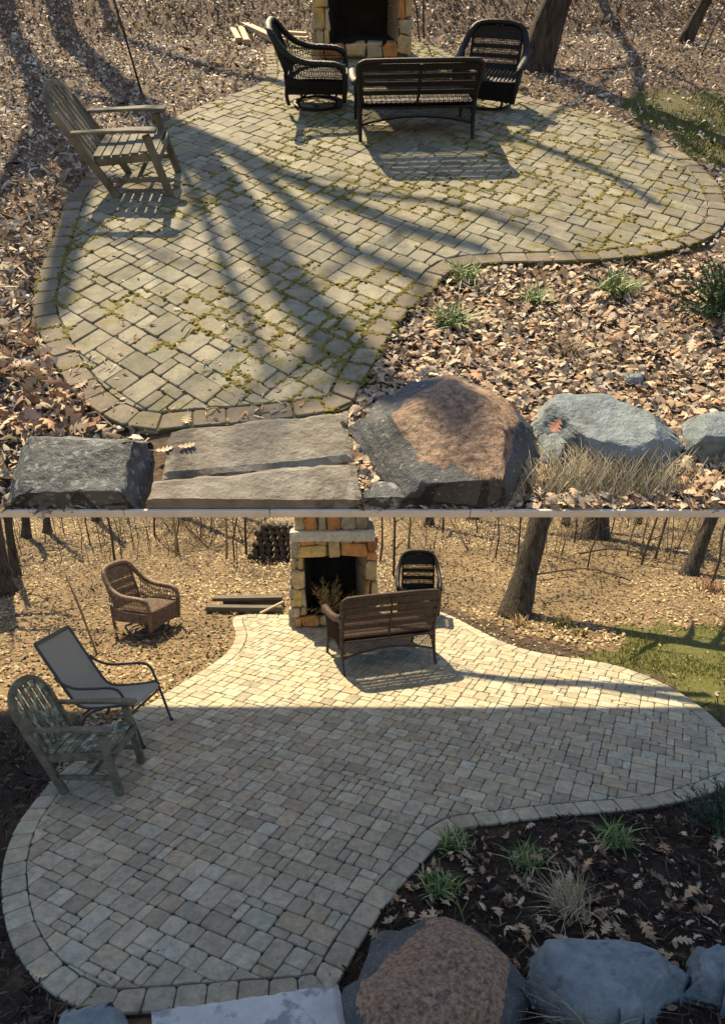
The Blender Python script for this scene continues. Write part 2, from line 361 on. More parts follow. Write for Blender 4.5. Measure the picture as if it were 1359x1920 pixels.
def patio(name, F, POLY, u, angle, border, top, gap, bev, tumble, palette, bpalette, m_paver, m_joint, joint_z):
    root = MB(); P = resample(POLY, .05)
    root.add([(p.x, p.y, joint_z) for p in P] + [(p.x, p.y, -.04) for p in P],
             [tuple(range(len(P)))] + [(i, len(P) + i, len(P) + (i + 1) % len(P), (i + 1) % len(P)) for i in range(len(P))])
    ro = mk(name, root, m_joint, None, F, kind='structure')
    INN = inset(resample(POLY, .04), border + gap)
    pieces = []
    O = resample(POLY, u * 2.45); I2 = inset(O, border); n = len(O)
    for i in range(n):
        pieces.append(([O[i], O[(i + 1) % n], I2[(i + 1) % n], I2[i]], True))
    ca, sa = math.cos(angle), math.sin(angle)
    st = 1.22 if F is FA else 1.0; ex, ey = Vector((sa, ca * st)), Vector((-ca, sa * st))       # ex points away from the camera
    xs = [p.x * sa + p.y * ca / st for p in INN]; ys = [-p.x * ca + p.y * sa / st for p in INN]
    i0, i1, j0, j1 = int(min(xs) / u) - 3, int(max(xs) / u) + 3, int(min(ys) / u) - 3, int(max(ys) / u) + 3
    W, H = i1 - i0, j1 - j0; occ = np.zeros((W, H), bool); rr = random.Random(5)
    sizes = [(3, 2), (3, 2), (2, 3), (2, 3), (2, 2), (2, 2), (2, 2), (1, 2), (2, 1), (2, 1)]
    INNa = INN
    for j in range(H):
        for i in range(W):
            if occ[i, j]: continue
            opts = [s for s in sizes if i + s[0] <= W and j + s[1] <= H and not occ[i:i + s[0], j:j + s[1]].any()]
            # avoid leaving single-cell slots
            good = [s for s in opts if not (i + s[0] < W and not occ[i + s[0], j] and (i + s[0] + 1 >= W or occ[i + s[0] + 1, j]) and rr.random() < .8)]
            s = rr.choice(good or opts or [(1, 1)])
            occ[i:i + s[0], j:j + s[1]] = True
            a = (i + i0) * u; b = (j + j0) * u
            rect = [ex * x + ey * y for x, y in ((a, b), (a + s[0] * u, b), (a + s[0] * u, b + s[1] * u), (a, b + s[1] * u))]
            if area2(rect) < 0: rect.reverse()
            c = sum(rect, Vector((0, 0))) / 4
            q = to_px((c.x, c.y, 0), F)
            if not (-70 < q[0] < 1430 and -60 < q[1] < 1990): continue
            pieces.append((rect, False))
    # clip field pieces against the inner outline
    rects = [k for k, p in enumerate(pieces) if not p[1]]
    corners = np.array([[c.x, c.y] for k in rects for c in pieces[k][0]])
    ins = inside(corners, INN).reshape(-1, 4); out = [p for p in pieces if p[1]]
    for idx, k in enumerate(rects):
        r = pieces[k][0]
        if ins[idx].all(): out.append((r, False)); continue
        if not ins[idx].any():
            c = (r[0] + r[2]) / 2
            if min((c - p).length for p in INN[::2]) > u * 2.2: continue
        q = clip_rect(INN, r)
        if len(q) >= 3 and abs(area2(q)) > u * u * .12: out.append((q, False))
    recs = []
    for poly, isb in out:
        q = [to_px((p.x, p.y, top), F) for p in poly]
        ap = abs(sum(q[i - 1][0] * q[i][1] - q[i][0] * q[i - 1][1] for i in range(len(q)))) / 2
        cx = sum(p[0] for p in q) / len(q); cy = sum(p[1] for p in q) / len(q)
        if not (-40 < cx < 1400 and -40 < cy < 1970): ap *= .001
        vs, fs = paver_mesh(poly, top, gap, bev, tumble)
        base = random.choice(bpalette if isb else palette); k = random.uniform(.80, 1.13)
        recs.append((ap, vs, fs, tuple(c * k for c in base)))
    recs.sort(key=lambda r: -r[0])
    rest = MB()
    for n_, (ap, vs, fs, c) in enumerate(recs):
        if n_ < 300:
            mb = MB(); cx = sum(v[0] for v in vs) / len(vs); cy = sum(v[1] for v in vs) / len(vs)
            mb.add([(v[0], v[1], v[2]) for v in vs], fs, c); mk('paver', mb, m_paver, ro, color=True)
        else: rest.add(vs, fs, c)
    mk('paver_field', rest, m_paver, ro, color=True, kind='stuff')
    return ro, recs

PAL_A = [(.31, .295, .225), (.28, .265, .20), (.345, .325, .25), (.24, .225, .17), (.31, .28, .21), (.28, .275, .21)]
BPAL_A = [(.25, .215, .165), (.21, .18, .14), (.28, .245, .19)]
PAL_B = [(0.45, 0.415, 0.308), (0.411, 0.38, 0.282), (0.479, 0.45, 0.339), (0.44, 0.42, 0.326), (0.459, 0.415, 0.295), (0.386, 0.355, 0.264), (0.45, 0.45, 0.361), (0.44, 0.38, 0.264), (0.42, 0.395, 0.299), (0.44, 0.405, 0.304)]
BPAL_B = [(0.431, 0.4, 0.295), (0.45, 0.42, 0.308), (0.401, 0.37, 0.273), (0.44, 0.43, 0.33)]
PT_A, PT_B = .03, .035
patio_up, recs_a = patio('patio', FA, POLY_A, .063 * S_UP / .76, math.radians(36), .115, PT_A, .0032, .0055, .010, PAL_A, BPAL_A, M['paver_old'], M['joint_moss'], .0215)
patio_low, recs_b = patio('patio', FB, POLY_B, .076, math.radians(26), .17, PT_B, .0032, .009, .014, PAL_B, BPAL_B, M['paver_new'], M['joint_sand'], .016)

# ------------------------------------------------------------------ ground
def poly_px(pts, g): return [Vector((p.x, p.y)) for p in (g(*q) for q in pts)]
LAWN_A = poly_px([(1165, 185), (1420, 165), (1420, 350), (1352, 345), (1300, 300), (1215, 240)], gA)
LAWN_B = poly_px([(1090, 1232), (1180, 1190), (1450, 1175), (1450, 1420), (1352, 1355), (1240, 1275)], gB)
BED_A = poly_px([(835, 505), (1580, 470), (1580, 960), (640, 960), (640, 760)], gA)
BED_B = poly_px([(800, 1575), (1450, 1460), (1500, 2050), (550, 2050), (640, 1830)], gB)
BEDL_B = poly_px([(-300, 1320), (160, 1350), (40, 1560), (60, 1830), (230, 1920), (230, 2060), (-400, 2060)], gB)

def side_lim(y):
    lim = .60 * (y * math.cos(TILT + PITCH) + H_UP * math.sin(TILT + PITCH)); return -lim - 1.4, lim + .5
BEDR_B = poly_px([(805, 1135), (900, 1158), (1000, 1193), (1110, 1218), (1240, 1255), (1400, 1345), (1400, 1420), (1240, 1300), (1000, 1245), (805, 1160)], gB)
def grid_ground(name, F, xs, ys, zfn, colfn, m):
    X, Y = np.meshgrid(xs, ys, indexing='ij')
    if F is FA: lo, hi = side_lim(Y); X = lo + (hi - lo) * X
    P = np.stack([X.ravel(), Y.ravel()], 1)
    Z = np.array([zfn(x, y) for x, y in P]); V = np.column_stack([P, Z]); ny = len(ys)
    i, j = np.meshgrid(np.arange(len(xs) - 1), np.arange(ny - 1), indexing='ij'); a = (i * ny + j).ravel()
    Fc = np.stack([a, a + ny, a + ny + 1, a + 1], 1)
    me = mesh_np(name, V, Fc, colfn(P)); me.materials.append(m)
    me.polygons.foreach_set('use_smooth', [True] * len(me.polygons))
    return link(bpy.data.objects.new(name, me), None, F, kind='structure')
def nz(x, y, s, seed=0): return noise.noise(Vector((x * s + seed, y * s - seed, seed * .37)))
def fbm(P, s, seed): return np.array([noise.fractal(Vector((p[0] * s + seed, p[1] * s, seed)), 1.0, 2.0, 4) for p in P])

def wob(P, a):
    Q = np.array(P, float)[:, :2].copy(); Q[:, 0] += a * fbm(P, 1.3, 8.8); Q[:, 1] += a * fbm(P, 1.3, 4.4); return Q
def col_a(P):
    c = np.tile(np.array([.16, .118, .083]), (len(P), 1)); f = fbm(P, 1.6, 3.1)[:, None]
    c *= 1 + .35 * f
    c[inside(P, BED_A)] = (.15, .105, .07); c[inside(wob(P, .22), LAWN_A)] = (.12, .12, .045)
    return c
def col_b(P):
    f = fbm(P, .5, 5.2)[:, None]; c = np.array([.19, .145, .085]) * (1 + .4 * f)
    d = np.array([.040, .030, .022]); c[inside(P, BED_B)] = d; c[inside(P, BEDL_B)] = d; c[inside(wob(P, .2), BEDR_B)] = d * 1.5
    g = inside(wob(P, .5), LAWN_B); c[g] = (.10, .115, .03)
    return np.clip(c, .01, 1)
half = 9.2
ysA = np.concatenate([np.arange(EDGE_Y, TOP_Y + .06, .07)])
ground_up = grid_ground('terrace_ground', FA, np.linspace(0, 1, 190), ysA, lambda x, y: -.004 + .018 * nz(x, y, 2.3) + .01 * nz(x, y, 7, 4) + bankz(y), col_a, M['soil_up'])
xsB = np.concatenate([[-400, -150, -60, -30], np.arange(-20, 20.01, .16), [30, 60, 150, 400]])
ysB = np.concatenate([[-60, -10, 0], np.arange(1.2, 26, .16), [30, 40, 60, 120, 400]])
def zB(x, y):
    d = max(0, y - 10); return -.008 + .02 * nz(x, y, 1.3) + .01 * nz(x, y, 4, 4) + (.10 * nz(x, y, .22, 7) * min(1, d / 4))
ground_low = grid_ground('ground', FB, xsB, ysB, zB, col_b, M['soil_low'])

# added slab under the terrace, pale to bounce light, rear edge shaped for shade
ts = MB(); yE, yT = EDGE_Y, TOP_Y; n_ = 48
def side_x(y, t):
    lim = .60 * (y * math.cos(TILT + PITCH) + H_UP * math.sin(TILT + PITCH)); a, b = -lim - 1.4, lim + .5; return a + (b - a) * t
def rear(t): return TOP_Y + .14 * (1 - t) + .16 * abs(noise.noise(Vector((t * 9, 3, 1)))) + .08 * abs(noise.noise(Vector((t * 31, 3, 1))))
rows = []
for (y, zt_, zb_, yb) in ((yE + .01, -.028, -.14, yE + .22), (BANK_Y, -.028, -.14, BANK_Y), (None, 0, 0, 0)):
    r_ = []
    for i in range(n_ + 1):
        t = i / n_
        if y is None: yy = rear(t); r_.append(((side_x(yy, t), yy, bankz(yy) - .03), (side_x(yy, t), yy + .02, bankz(yy) - .15)))
        else: r_.append(((side_x(y, t), y, zt_), (side_x(y, t), yb, zb_)))
    rows.append(r_)
vs_ = [p for r_ in rows for q in r_ for p in q]; k_ = 2 * (n_ + 1); fs_ = []
for i in range(n_):
    for r in range(2):
        o = r * k_ + 2 * i; fs_ += [(o, o + 2, o + 2 + k_, o + k_), (o + 1, o + 1 + k_, o + 3 + k_, o + 3)]
    fs_ += [(2 * i, 2 * i + 1, 2 * i + 3, 2 * i + 2), (2 * k_ + 2 * i, 2 * k_ + 2 * i + 2, 2 * k_ + 2 * i + 3, 2 * k_ + 2 * i + 1)]
for r in range(2):
    o = r * k_; fs_ += [(o, o + k_, o + k_ + 1, o + 1), (o + 2 * n_, o + 2 * n_ + 1, o + 2 * n_ + 1 + k_, o + 2 * n_ + k_)]
ts.add(vs_, fs_)
mk('added_slab', ts, M['slab_stone'], None, FA, kind='structure')
cp = MB(); x = -half  # added pale strip that divides the upper and lower views
x, xe = side_lim(EDGE_Y)
while x < xe:
    L = random.uniform(.5, .8); cp.box((x + L / 2, yE - .004, -.010), (L - .003, .012, .034)); x += L
ce = mk('divider_strip', cp, M['slab_stone'], None, FA, kind='structure', bevel=.003)

# ------------------------------------------------------------------ loose stuff: leaves, shreds, grass, moss
def tmpl_leaf(lobed=False):
    if not lobed:
        o = np.array([(-.5, 0), (-.25, -.2), (.1, -.24), (.5, 0), (.1, .24), (-.25, .2)])
        v = [(0, 0, 0)] + [(x, y, 0) for x, y in o]
    else:
        S = [(-.62, .012, 0), (-.42, .015, 0), (-.36, .07, 0), (-.26, .20, .05), (-.18, .06, 0), (-.04, .27, .06), (.04, .075, 0), (.16, .29, .07), (.24, .085, 0), (.34, .19, .07), (.40, .07, 0), (.52, .012, 0)]
        v = []
        for (x, wd, fw) in S: v += [(x + fw, -wd, 0), (x, 0, 0), (x + fw, wd, 0)]
        f = []
        for i in range(len(S) - 1):
            o = 3 * i; f += [(o, o + 1, o + 4), (o, o + 4, o + 3), (o + 1, o + 2, o + 5), (o + 1, o + 5, o + 4)]
        return np.array(v, float), np.array(f)
    n = len(v) - 1
    return np.array(v, float), np.array([(0, i + 1, (i + 1) % n + 1) for i in range(n)])
TL, TO = tmpl_leaf(), tmpl_leaf(True)
TSH = (np.array([(-.5, -.06, 0), (.5, -.05, .02), (.5, .05, .02), (-.5, .06, 0), (0, 0, .07)], float), np.array([(0, 1, 4), (1, 2, 4), (2, 3, 4), (3, 0, 4)]))
def scatter(name, F, P, size, tm, colors, label, m=None, tilt=.5, curl=.6, lift=.012, parent=None, patch=0.0, pscale=.6):
    tv, tf = tm; n = len(P)
    if n == 0: return None
    sz = size * (.35 + 1.25 * RNG.random(n) ** 1.6); rz = RNG.uniform(0, 2 * np.pi, n); tx = RNG.normal(0, tilt, n); ty = RNG.normal(0, tilt, n)
    cu = RNG.normal(0, curl, n)
    V = np.repeat(tv[None], n, 0).copy()
    V[:, :, 2] += cu[:, None] * (V[:, :, 0] ** 2) + .7 * cu[:, None] * V[:, :, 1] ** 2 - .03
    V *= sz[:, None, None]
    c, s = np.cos(tx), np.sin(tx); y, z = V[:, :, 1].copy(), V[:, :, 2].copy()
    V[:, :, 1] = y * c[:, None] - z * s[:, None]; V[:, :, 2] = y * s[:, None] + z * c[:, None]
    c, s = np.cos(ty), np.sin(ty); x, z = V[:, :, 0].copy(), V[:, :, 2].copy()
    V[:, :, 0] = x * c[:, None] + z * s[:, None]; V[:, :, 2] = -x * s[:, None] + z * c[:, None]
    c, s = np.cos(rz), np.sin(rz); x, y = V[:, :, 0].copy(), V[:, :, 1].copy()
    V[:, :, 0] = x * c[:, None] - y * s[:, None]; V[:, :, 1] = x * s[:, None] + y * c[:, None]
    mn = V[:, :, 2].min(1); V[:, :, 2] -= (mn * .8)[:, None]
    P = np.asarray(P); V += P[:, None, :]; V[:, :, 2] += (lift * RNG.random(n))[:, None]
    k = len(tv); Fc = (tf[None] + (np.arange(n) * k)[:, None, None]).reshape(-1, 3)
    ci = np.asarray(colors)[RNG.integers(0, len(colors), n)] * RNG.uniform(.65, 1.25, (n, 1))
    if patch: ci = ci * np.clip(1 + patch * fbm(P, pscale, 6.6), .35, 1.5)[:, None]
    me = mesh_np(name, V.reshape(-1, 3), Fc, np.repeat(ci, k, 0)); me.materials.append(m or M['litter'])
    return link(bpy.data.objects.new(name, me), parent, F, label, None, None, 'stuff')
def rand_px(n, box, g, keep=None):
    px = RNG.uniform(box[0], box[2], n); py = RNG.uniform(box[1], box[3], n)
    P = np.array([tuple(g(a, b)) for a, b in zip(px, py)])
    return P if keep is None else P[keep(P)]
def rand_xy(n, x0, x1, y0, y1, keep):
    P = np.column_stack([RNG.uniform(x0, x1, n), RNG.uniform(y0, y1, n), np.zeros(n)]); return P[keep(P)]
def seen(P, F, m=170):
    out = np.zeros(len(P), bool)
    R = np.array(F.to_3x3()); T = np.array(F.translation); Q = P @ R.T + T - [0, 0, CAM_H]
    c, s = math.cos(PITCH), math.sin(PITCH); y = Q[:, 1] * c - Q[:, 2] * s; z = Q[:, 1] * s + Q[:, 2] * c
    ok = y > .1; px = X_C + F_PX * Q[:, 0] / np.where(ok, y, 1); py = Y_C - F_PX * z / np.where(ok, y, 1)
    return ok & (px > -m) & (px < 1359 + m) & (py > -m) & (py < 1920 + m)

TAN = [(.52, .39, .26), (.60, .48, .34), (.42, .29, .19), (.64, .54, .41), (.28, .185, .12), (.48, .31, .18)]
GREYTAN = [(.50, .43, .34), (.60, .53, .44), (.38, .31, .24), (.24, .18, .13), (.66, .60, .51), (.42, .33, .25)]
GOLD = [(0.378, 0.31, 0.172), (0.464, 0.396, 0.241), (0.258, 0.202, 0.112), (0.155, 0.116, 0.073), (0.31, 0.215, 0.12), (0.215, 0.172, 0.107), (0.413, 0.353, 0.224)]
RUST = [(.38, .22, .13), (.46, .30, .19), (.30, .16, .09), (.52, .40, .29)]
inA = lambda P: inside(P, POLY_A)
def zset_a(P):
    P[:, 2] = [max(0, .004 + bankz(y)) for y in P[:, 1]]; return P
def zset_b(P):
    P[:, 2] = [max(0, zB(x, y)) + .002 for x, y in P[:, :2]]; return P
P = rand_xy(130000, -half, half, EDGE_Y + .03, TOP_Y, lambda P: ~inA(P) & seen(P, FA) & ~inside(P, BED_A) & ~inside(P, poly_px([(280, 770), (690, 740), (700, 970), (260, 970)], gA)))
lw = inside(wob(P, .22), LAWN_A); P = P[~lw | (RNG.random(len(P)) < .22)]
scatter('leaves', FA, zset_a(P)[:50000], .043, TL, GREYTAN, 'grey brown leaf litter round the mossy upper patio', patch=.6, pscale=1.2, tilt=.45, curl=1.2)
STEPS_A = poly_px([(280, 770), (690, 740), (700, 970), (260, 970)], gA)
P = rand_px(7000, (-40, 60, 700, 960), gA, lambda P: ~inA(P) & ~inside(P, BED_A) & ~inside(P, STEPS_A))
scatter('mulch_shreds', FA, P, .075, TSH, GREYTAN[2:4] + [(.15, .1, .07), (.44, .37, .3)], 'shredded mulch beside the mossy patio', tilt=.35)
bedA = lambda P: inside(P, BED_A) & ~inA(P)
P = rand_px(16000, (640, 470, 1560, 955), gA, bedA)
scatter('oak_leaves', FA, P, .042, TL, TAN, 'dry tan leaves filling the bed behind the boulders', tilt=.26, curl=.9, lift=.012)
P = rand_px(1100, (640, 500, 1560, 955), gA, bedA)
scatter('oak_leaves', FA, P, .064, TO, TAN[:4] + RUST[:2], 'lobed oak leaves lying in the bed behind the boulders', tilt=.28, curl=.8, lift=.02)
P = rand_px(260, (-30, 640, 180, 830), gA, lambda P: ~inA(P))
scatter('oak_leaves', FA, P, .085, TO, RUST + TAN[:2], 'rust brown oak leaves heaped beside the patio corner above the dark boulder', tilt=.45, curl=1.0, lift=.05)

keepB = lambda P: ~inside(P, POLY_B) & seen(P, FB) & ~inside(P, BED_B) & ~inside(P, BEDL_B)
P = rand_xy(210000, -14, 15, 5.2, 24, keepB); lw = inside(wob(P, .5), LAWN_B); P = P[~lw | (RNG.random(len(P)) < .08)]; lw = inside(wob(P, .2), BEDR_B); P = P[~lw | (RNG.random(len(P)) < .22)]
scatter('leaves', FB, zset_b(P)[:105000], .062, TL, GOLD, 'golden dry leaves covering the woodland floor', patch=1.0, pscale=.45, tilt=.28, curl=1.1, lift=.02)
P = rand_xy(9000, -8, 8, 4.0, 9.5, keepB); P = P[~inside(P, LAWN_B) & ~inside(wob(P, .2), BEDR_B)]
scatter('leaves', FB, zset_b(P), .06, TL, GOLD + RUST, 'small dry leaves beside the pale patio', tilt=.4, curl=1.2)
bedB = lambda P: (inside(P, BED_B) | inside(P, BEDL_B)) & ~inside(P, POLY_B) & seen(P, FB)
P = rand_xy(34000, -5, 5, 1.5, 6.5, bedB)
scatter('mulch_chips', FB, P, .075, TSH, [(.035, .025, .019), (.06, .043, .031), (.095, .07, .05), (.022, .016, .012), (.15, .12, .09)], 'dark brown shredded mulch around the pale patio', tilt=.4, lift=.02)
P = rand_xy(9000, -1, 7, 4, 11, lambda P: inside(wob(P, .2), BEDR_B) & ~inside(P, POLY_B))
scatter('mulch_chips', FB, zset_b(P), .075, TSH, [(.06, .045, .03), (.10, .075, .05), (.04, .03, .02), (.2, .15, .09)], 'dark mulch strip round the far side of the pale patio', tilt=.4, lift=.02)
P = rand_px(170, (700, 1560, 1400, 1800), gB, bedB)
scatter('oak_leaves', FB, P, .115, TO, TAN + [(.50, .42, .30)], 'tan oak leaves scattered over the dark mulch bed', tilt=.35, curl=.9, lift=.02)
P = rand_px(500, (700, 1520, 1400, 1900), gB, bedB)
scatter('leaf_scraps', FB, P, .06, TL, TAN, 'small leaf scraps on the dark mulch bed', tilt=.4, curl=1.0, lift=.02)

def blades(P, h, wd, lean, cols, F, name, label, seg=1):
    n = len(P); a = RNG.uniform(0, 2 * np.pi, n); hh = h * RNG.uniform(.5, 1.3, n); ln = hh * RNG.normal(lean, .25, n); b = RNG.uniform(0, 2 * np.pi, n)
    d = np.column_stack([np.cos(a), np.sin(a), np.zeros(n)]) * wd; t = np.column_stack([np.cos(b) * ln, np.sin(b) * ln, hh])
    V = np.stack([P - d, P + d, P + t * [.45, .45, .62] + d * .7, P + t * [.45, .45, .62] - d * .7, P + t], 1).reshape(-1, 3)
    k = np.arange(n)[:, None] * 5; Fc = np.concatenate([np.concatenate([k, k + 1, k + 2], 1), np.concatenate([k, k + 2, k + 3], 1), np.concatenate([k + 3, k + 2, k + 4], 1)])
    c = np.repeat(np.asarray(cols)[RNG.integers(0, len(cols), n)] * RNG.uniform(.7, 1.2, (n, 1)), 5, 0)
    me = mesh_np(name, V, Fc, c); me.materials.append(M['grass']); return link(bpy.data.objects.new(name, me), None, F, label, None, None, 'stuff')
GREEN = [(.10, .17, .03), (.14, .21, .04), (.08, .13, .025), (.20, .22, .07)]
P = rand_px(9000, (1150, 160, 1400, 345), gA, lambda P: inside(wob(P, .22), LAWN_A) & ~inA(P)); P = P[fbm(P, 1.6, 2.0) + RNG.random(len(P)) * .8 > .35]
blades(P, .03, .004, .5, GREEN, FA, 'grass', 'thin green grass at the edge of the mossy patio')
P = rand_px(16000, (1080, 1170, 1430, 1420), gB, lambda P: inside(wob(P, .5), LAWN_B) & ~inside(P, POLY_B)); P = P[fbm(P, .9, 2.0) + RNG.random(len(P)) * .8 > .38]
blades(P, .045, .006, .5, [(.12, .16, .025), (.16, .20, .03), (.09, .12, .02), (.24, .22, .07), (.30, .25, .10)], FB, 'grass', 'bright green grass beside the pale patio')

P = rand_px(420, (40, 100, 1359, 830), gA, inA); P[:, 2] = PT_A
scatter('leaf_crumbs', FA, P, .022, TL, TAN + RUST, 'leaf crumbs scattered on the mossy pavers', tilt=.3, lift=.004)
P = rand_px(520, (40, 600, 640, 830), gA, lambda P: inA(P) & (np.array([nz(p[0], p[1], 3, 3) for p in P]) > -.1)); P[:, 2] = PT_A
scatter('leaf_crumbs', FA, P, .03, TSH, GREYTAN + RUST, 'mulch crumbs spilling over the near border of the mossy patio', tilt=.2, lift=.004)
P = rand_px(160, (20, 1180, 1359, 1900), gB, lambda P: inside(P, POLY_B)); P[:, 2] = PT_B
scatter('leaf_crumbs', FB, P, .02, TL, GOLD, 'few leaf crumbs on the pale pavers', tilt=.3, lift=.004)
# moss cushions along the joints of the old patio
mv = []
for (ap, vs, fs, c) in recs_a:
    m = len(vs) // 4
    for i in range(m):
        a, b = vs[i], vs[(i + 1) % m]; L = math.dist(a, b)
        for k in range(int(L / .010) + 1):
            t = random.random(); x, y = a[0] + (b[0] - a[0]) * t, a[1] + (b[1] - a[1]) * t
            d = 1.1 * nz(x, y, 1.1, 2) + .9 * nz(x, y, 4.5, 5) + .22 * min(1, max(-.6, (x + .3) * .5)) + .05 * (y - 4)
            if d + random.uniform(-.15, .15) > .2: mv.append((x + random.gauss(0, .006), y + random.gauss(0, .006), PT_A - .004))
mv = [p for p in mv if -30 < to_px(p, FA)[0] < 1390]
random.shuffle(mv); mv = mv[:40000]
tmm = (np.array([(0, 0, .30)] + [(math.cos(i * math.pi / 3), math.sin(i * math.pi / 3), -.2) for i in range(6)], float), np.array([(0, i + 1, (i + 1) % 6 + 1) for i in range(6)]))
scatter('moss', FA, np.array(mv), .0100, tmm, [(1, 1, 1), (.8, .9, .7), (1.2, 1.1, .8)], 'yellow green moss growing in the joints of the old pavers', M['moss'], tilt=.2, curl=0, lift=.003)

# ------------------------------------------------------------------ furniture
def garden_chair(F, loc, rz, sc, m, label, group=None):
    """wooden armchair with raked arched back; faces local +x"""
    t = thing('garden_armchair', label, 'chair', F, loc, rz, group)
    W = .29
    def part(name, mb, bev=.006): return mk(name, mb, m if 'slat' in name or m is M['wood_old'] else M['wood_moss'], t, bevel=bev, sc=sc)
    foot, top = Vector((-.20, 0, 0)), Vector((-.66, 0, .93))
    def back(z): return foot.lerp(top, z / .93)
    for s in (-1, 1):
        b = MB(); b.beam(foot + Vector((0, s * W, 0)), back(.80) + Vector((0, s * W, 0)), .045, .075); part('back_post', b)
        b = MB(); b.beam((.34, s * W, 0), (.22, s * W, .60), .05, .075, (1, 0, 0)); part('leg', b)
        b = MB(); pts = [(-.50, .615, .05), (-.2, .625, .06), (.1, .635, .085), (.30, .63, .10), (.335, .625, .07)]
        vs = []
        for (x, z, wd) in pts: vs += [(x, s * (W + .01) - wd * .6, z), (x, s * (W + .01) + wd * .6, z), (x, s * (W + .01) + wd * .6, z + .03), (x, s * (W + .01) - wd * .6, z + .03)]
        n = len(pts); fs = [(i * 4 + k, i * 4 + (k + 1) % 4, (i + 1) * 4 + (k + 1) % 4, (i + 1) * 4 + k) for i in range(n - 1) for k in range(4)] + [(3, 2, 1, 0), (4 * n - 4, 4 * n - 3, 4 * n - 2, 4 * n - 1)]
        b.add(vs, fs); part('armrest', b)
        b = MB(); b.beam((-.36, s * (W - .03), .335), (.28, s * (W - .03), .385), .035, .075); part('side_rail', b)
        b = MB(); b.beam((-.24, s * W, .17), (.31, s * W, .17), .03, .05); part('stretcher', b)
    # arched head rail
    b = MB(); vs = []; n = 16; bx = (top - foot).normalized()
    for i in range(n + 1):
        a = math.pi * i / n; c, q = math.cos(a), math.sin(a)
        for (r1, r2) in ((W + .024, .235), (W - .036, .175)):
            p = back(.78) + Vector((0, c * r1, 0)) + bx * (q * r2)
            for d in (-.02, .02): vs.append(p + Vector((.93, 0, .46)).normalized() * d)
    fs = []
    for i in range(n):
        o = i * 4; q = o + 4; fs += [(o, q, q + 1, o + 1), (o + 2, o + 3, q + 3, q + 2), (o, o + 2, q + 2, q), (o + 1, q + 1, q + 3, o + 3)]
    fs += [(0, 1, 3, 2), (4 * n, 4 * n + 2, 4 * n + 3, 4 * n + 1)]
    b.add(vs, fs); part('head_rail', b, .004)
    for k in range(6):
        y = (k - 2.5) * .088; zt = .79 + .19 * math.sqrt(max(0, 1 - (y / (W - .02)) ** 2)) * .9
        b = MB(); b.beam(back(.36) + Vector((.012, y, 0)), back(zt) + Vector((.012, y, 0)), .058, .016, (1, 0, .5)); part('back_slat', b, .003)
    b = MB(); b.beam(back(.36) + Vector((0, -W, 0)), back(.36) + Vector((0, W, 0)), .06, .04); part('back_rail', b)
    for k in range(7):
        x = -.315 + k * .094; b = MB(); b.box((x, 0, .392 + .008 * k - .012 * math.sin(k / 6 * math.pi)), (.078, 2 * W - .06, .02)); part('seat_slat', b, .003)
    b = MB(); b.beam((.305, -W, .38), (.305, W, .38), .035, .075); part('front_rail', b)
    b = MB(); b.beam((.05, -W, .17), (.05, W, .17), .04, .03); part('stretcher', b)
    return t

def band_back(t, m, sc, W, x0, z0, x1, z1, plan, n, r, bow=.03):
    def fn(u, v): return Vector((x0 + (x1 - x0) * v - bow * (1 - (2 * u - 1) ** 2), (2 * u - 1) * W * (1 + .04 * v), z0 + (z1 - z0) * v))
    for (a, b_, kind) in plan:
        mb = MB(); f = lambda u, v, a=a, b_=b_: fn(u, a + (b_ - a) * v)
        if kind == 's':
            mb.sheet(lambda u, v: f(u, v) + Vector((.008, 0, 0)), 14, 3); mb.sheet(lambda u, v: f(1 - u, v) - Vector((.008, 0, 0)), 14, 3)
            for k in range(0, 5): mb.tube([f(i / 14, k / 4) for i in range(15)], .009, 5)
            mk('solid_band', mb, m, t, sc=sc)
        else:
            mb.lattice(f, n, r, rows=3); mk('open_weave', mb, m, t, sc=sc)
    return fn

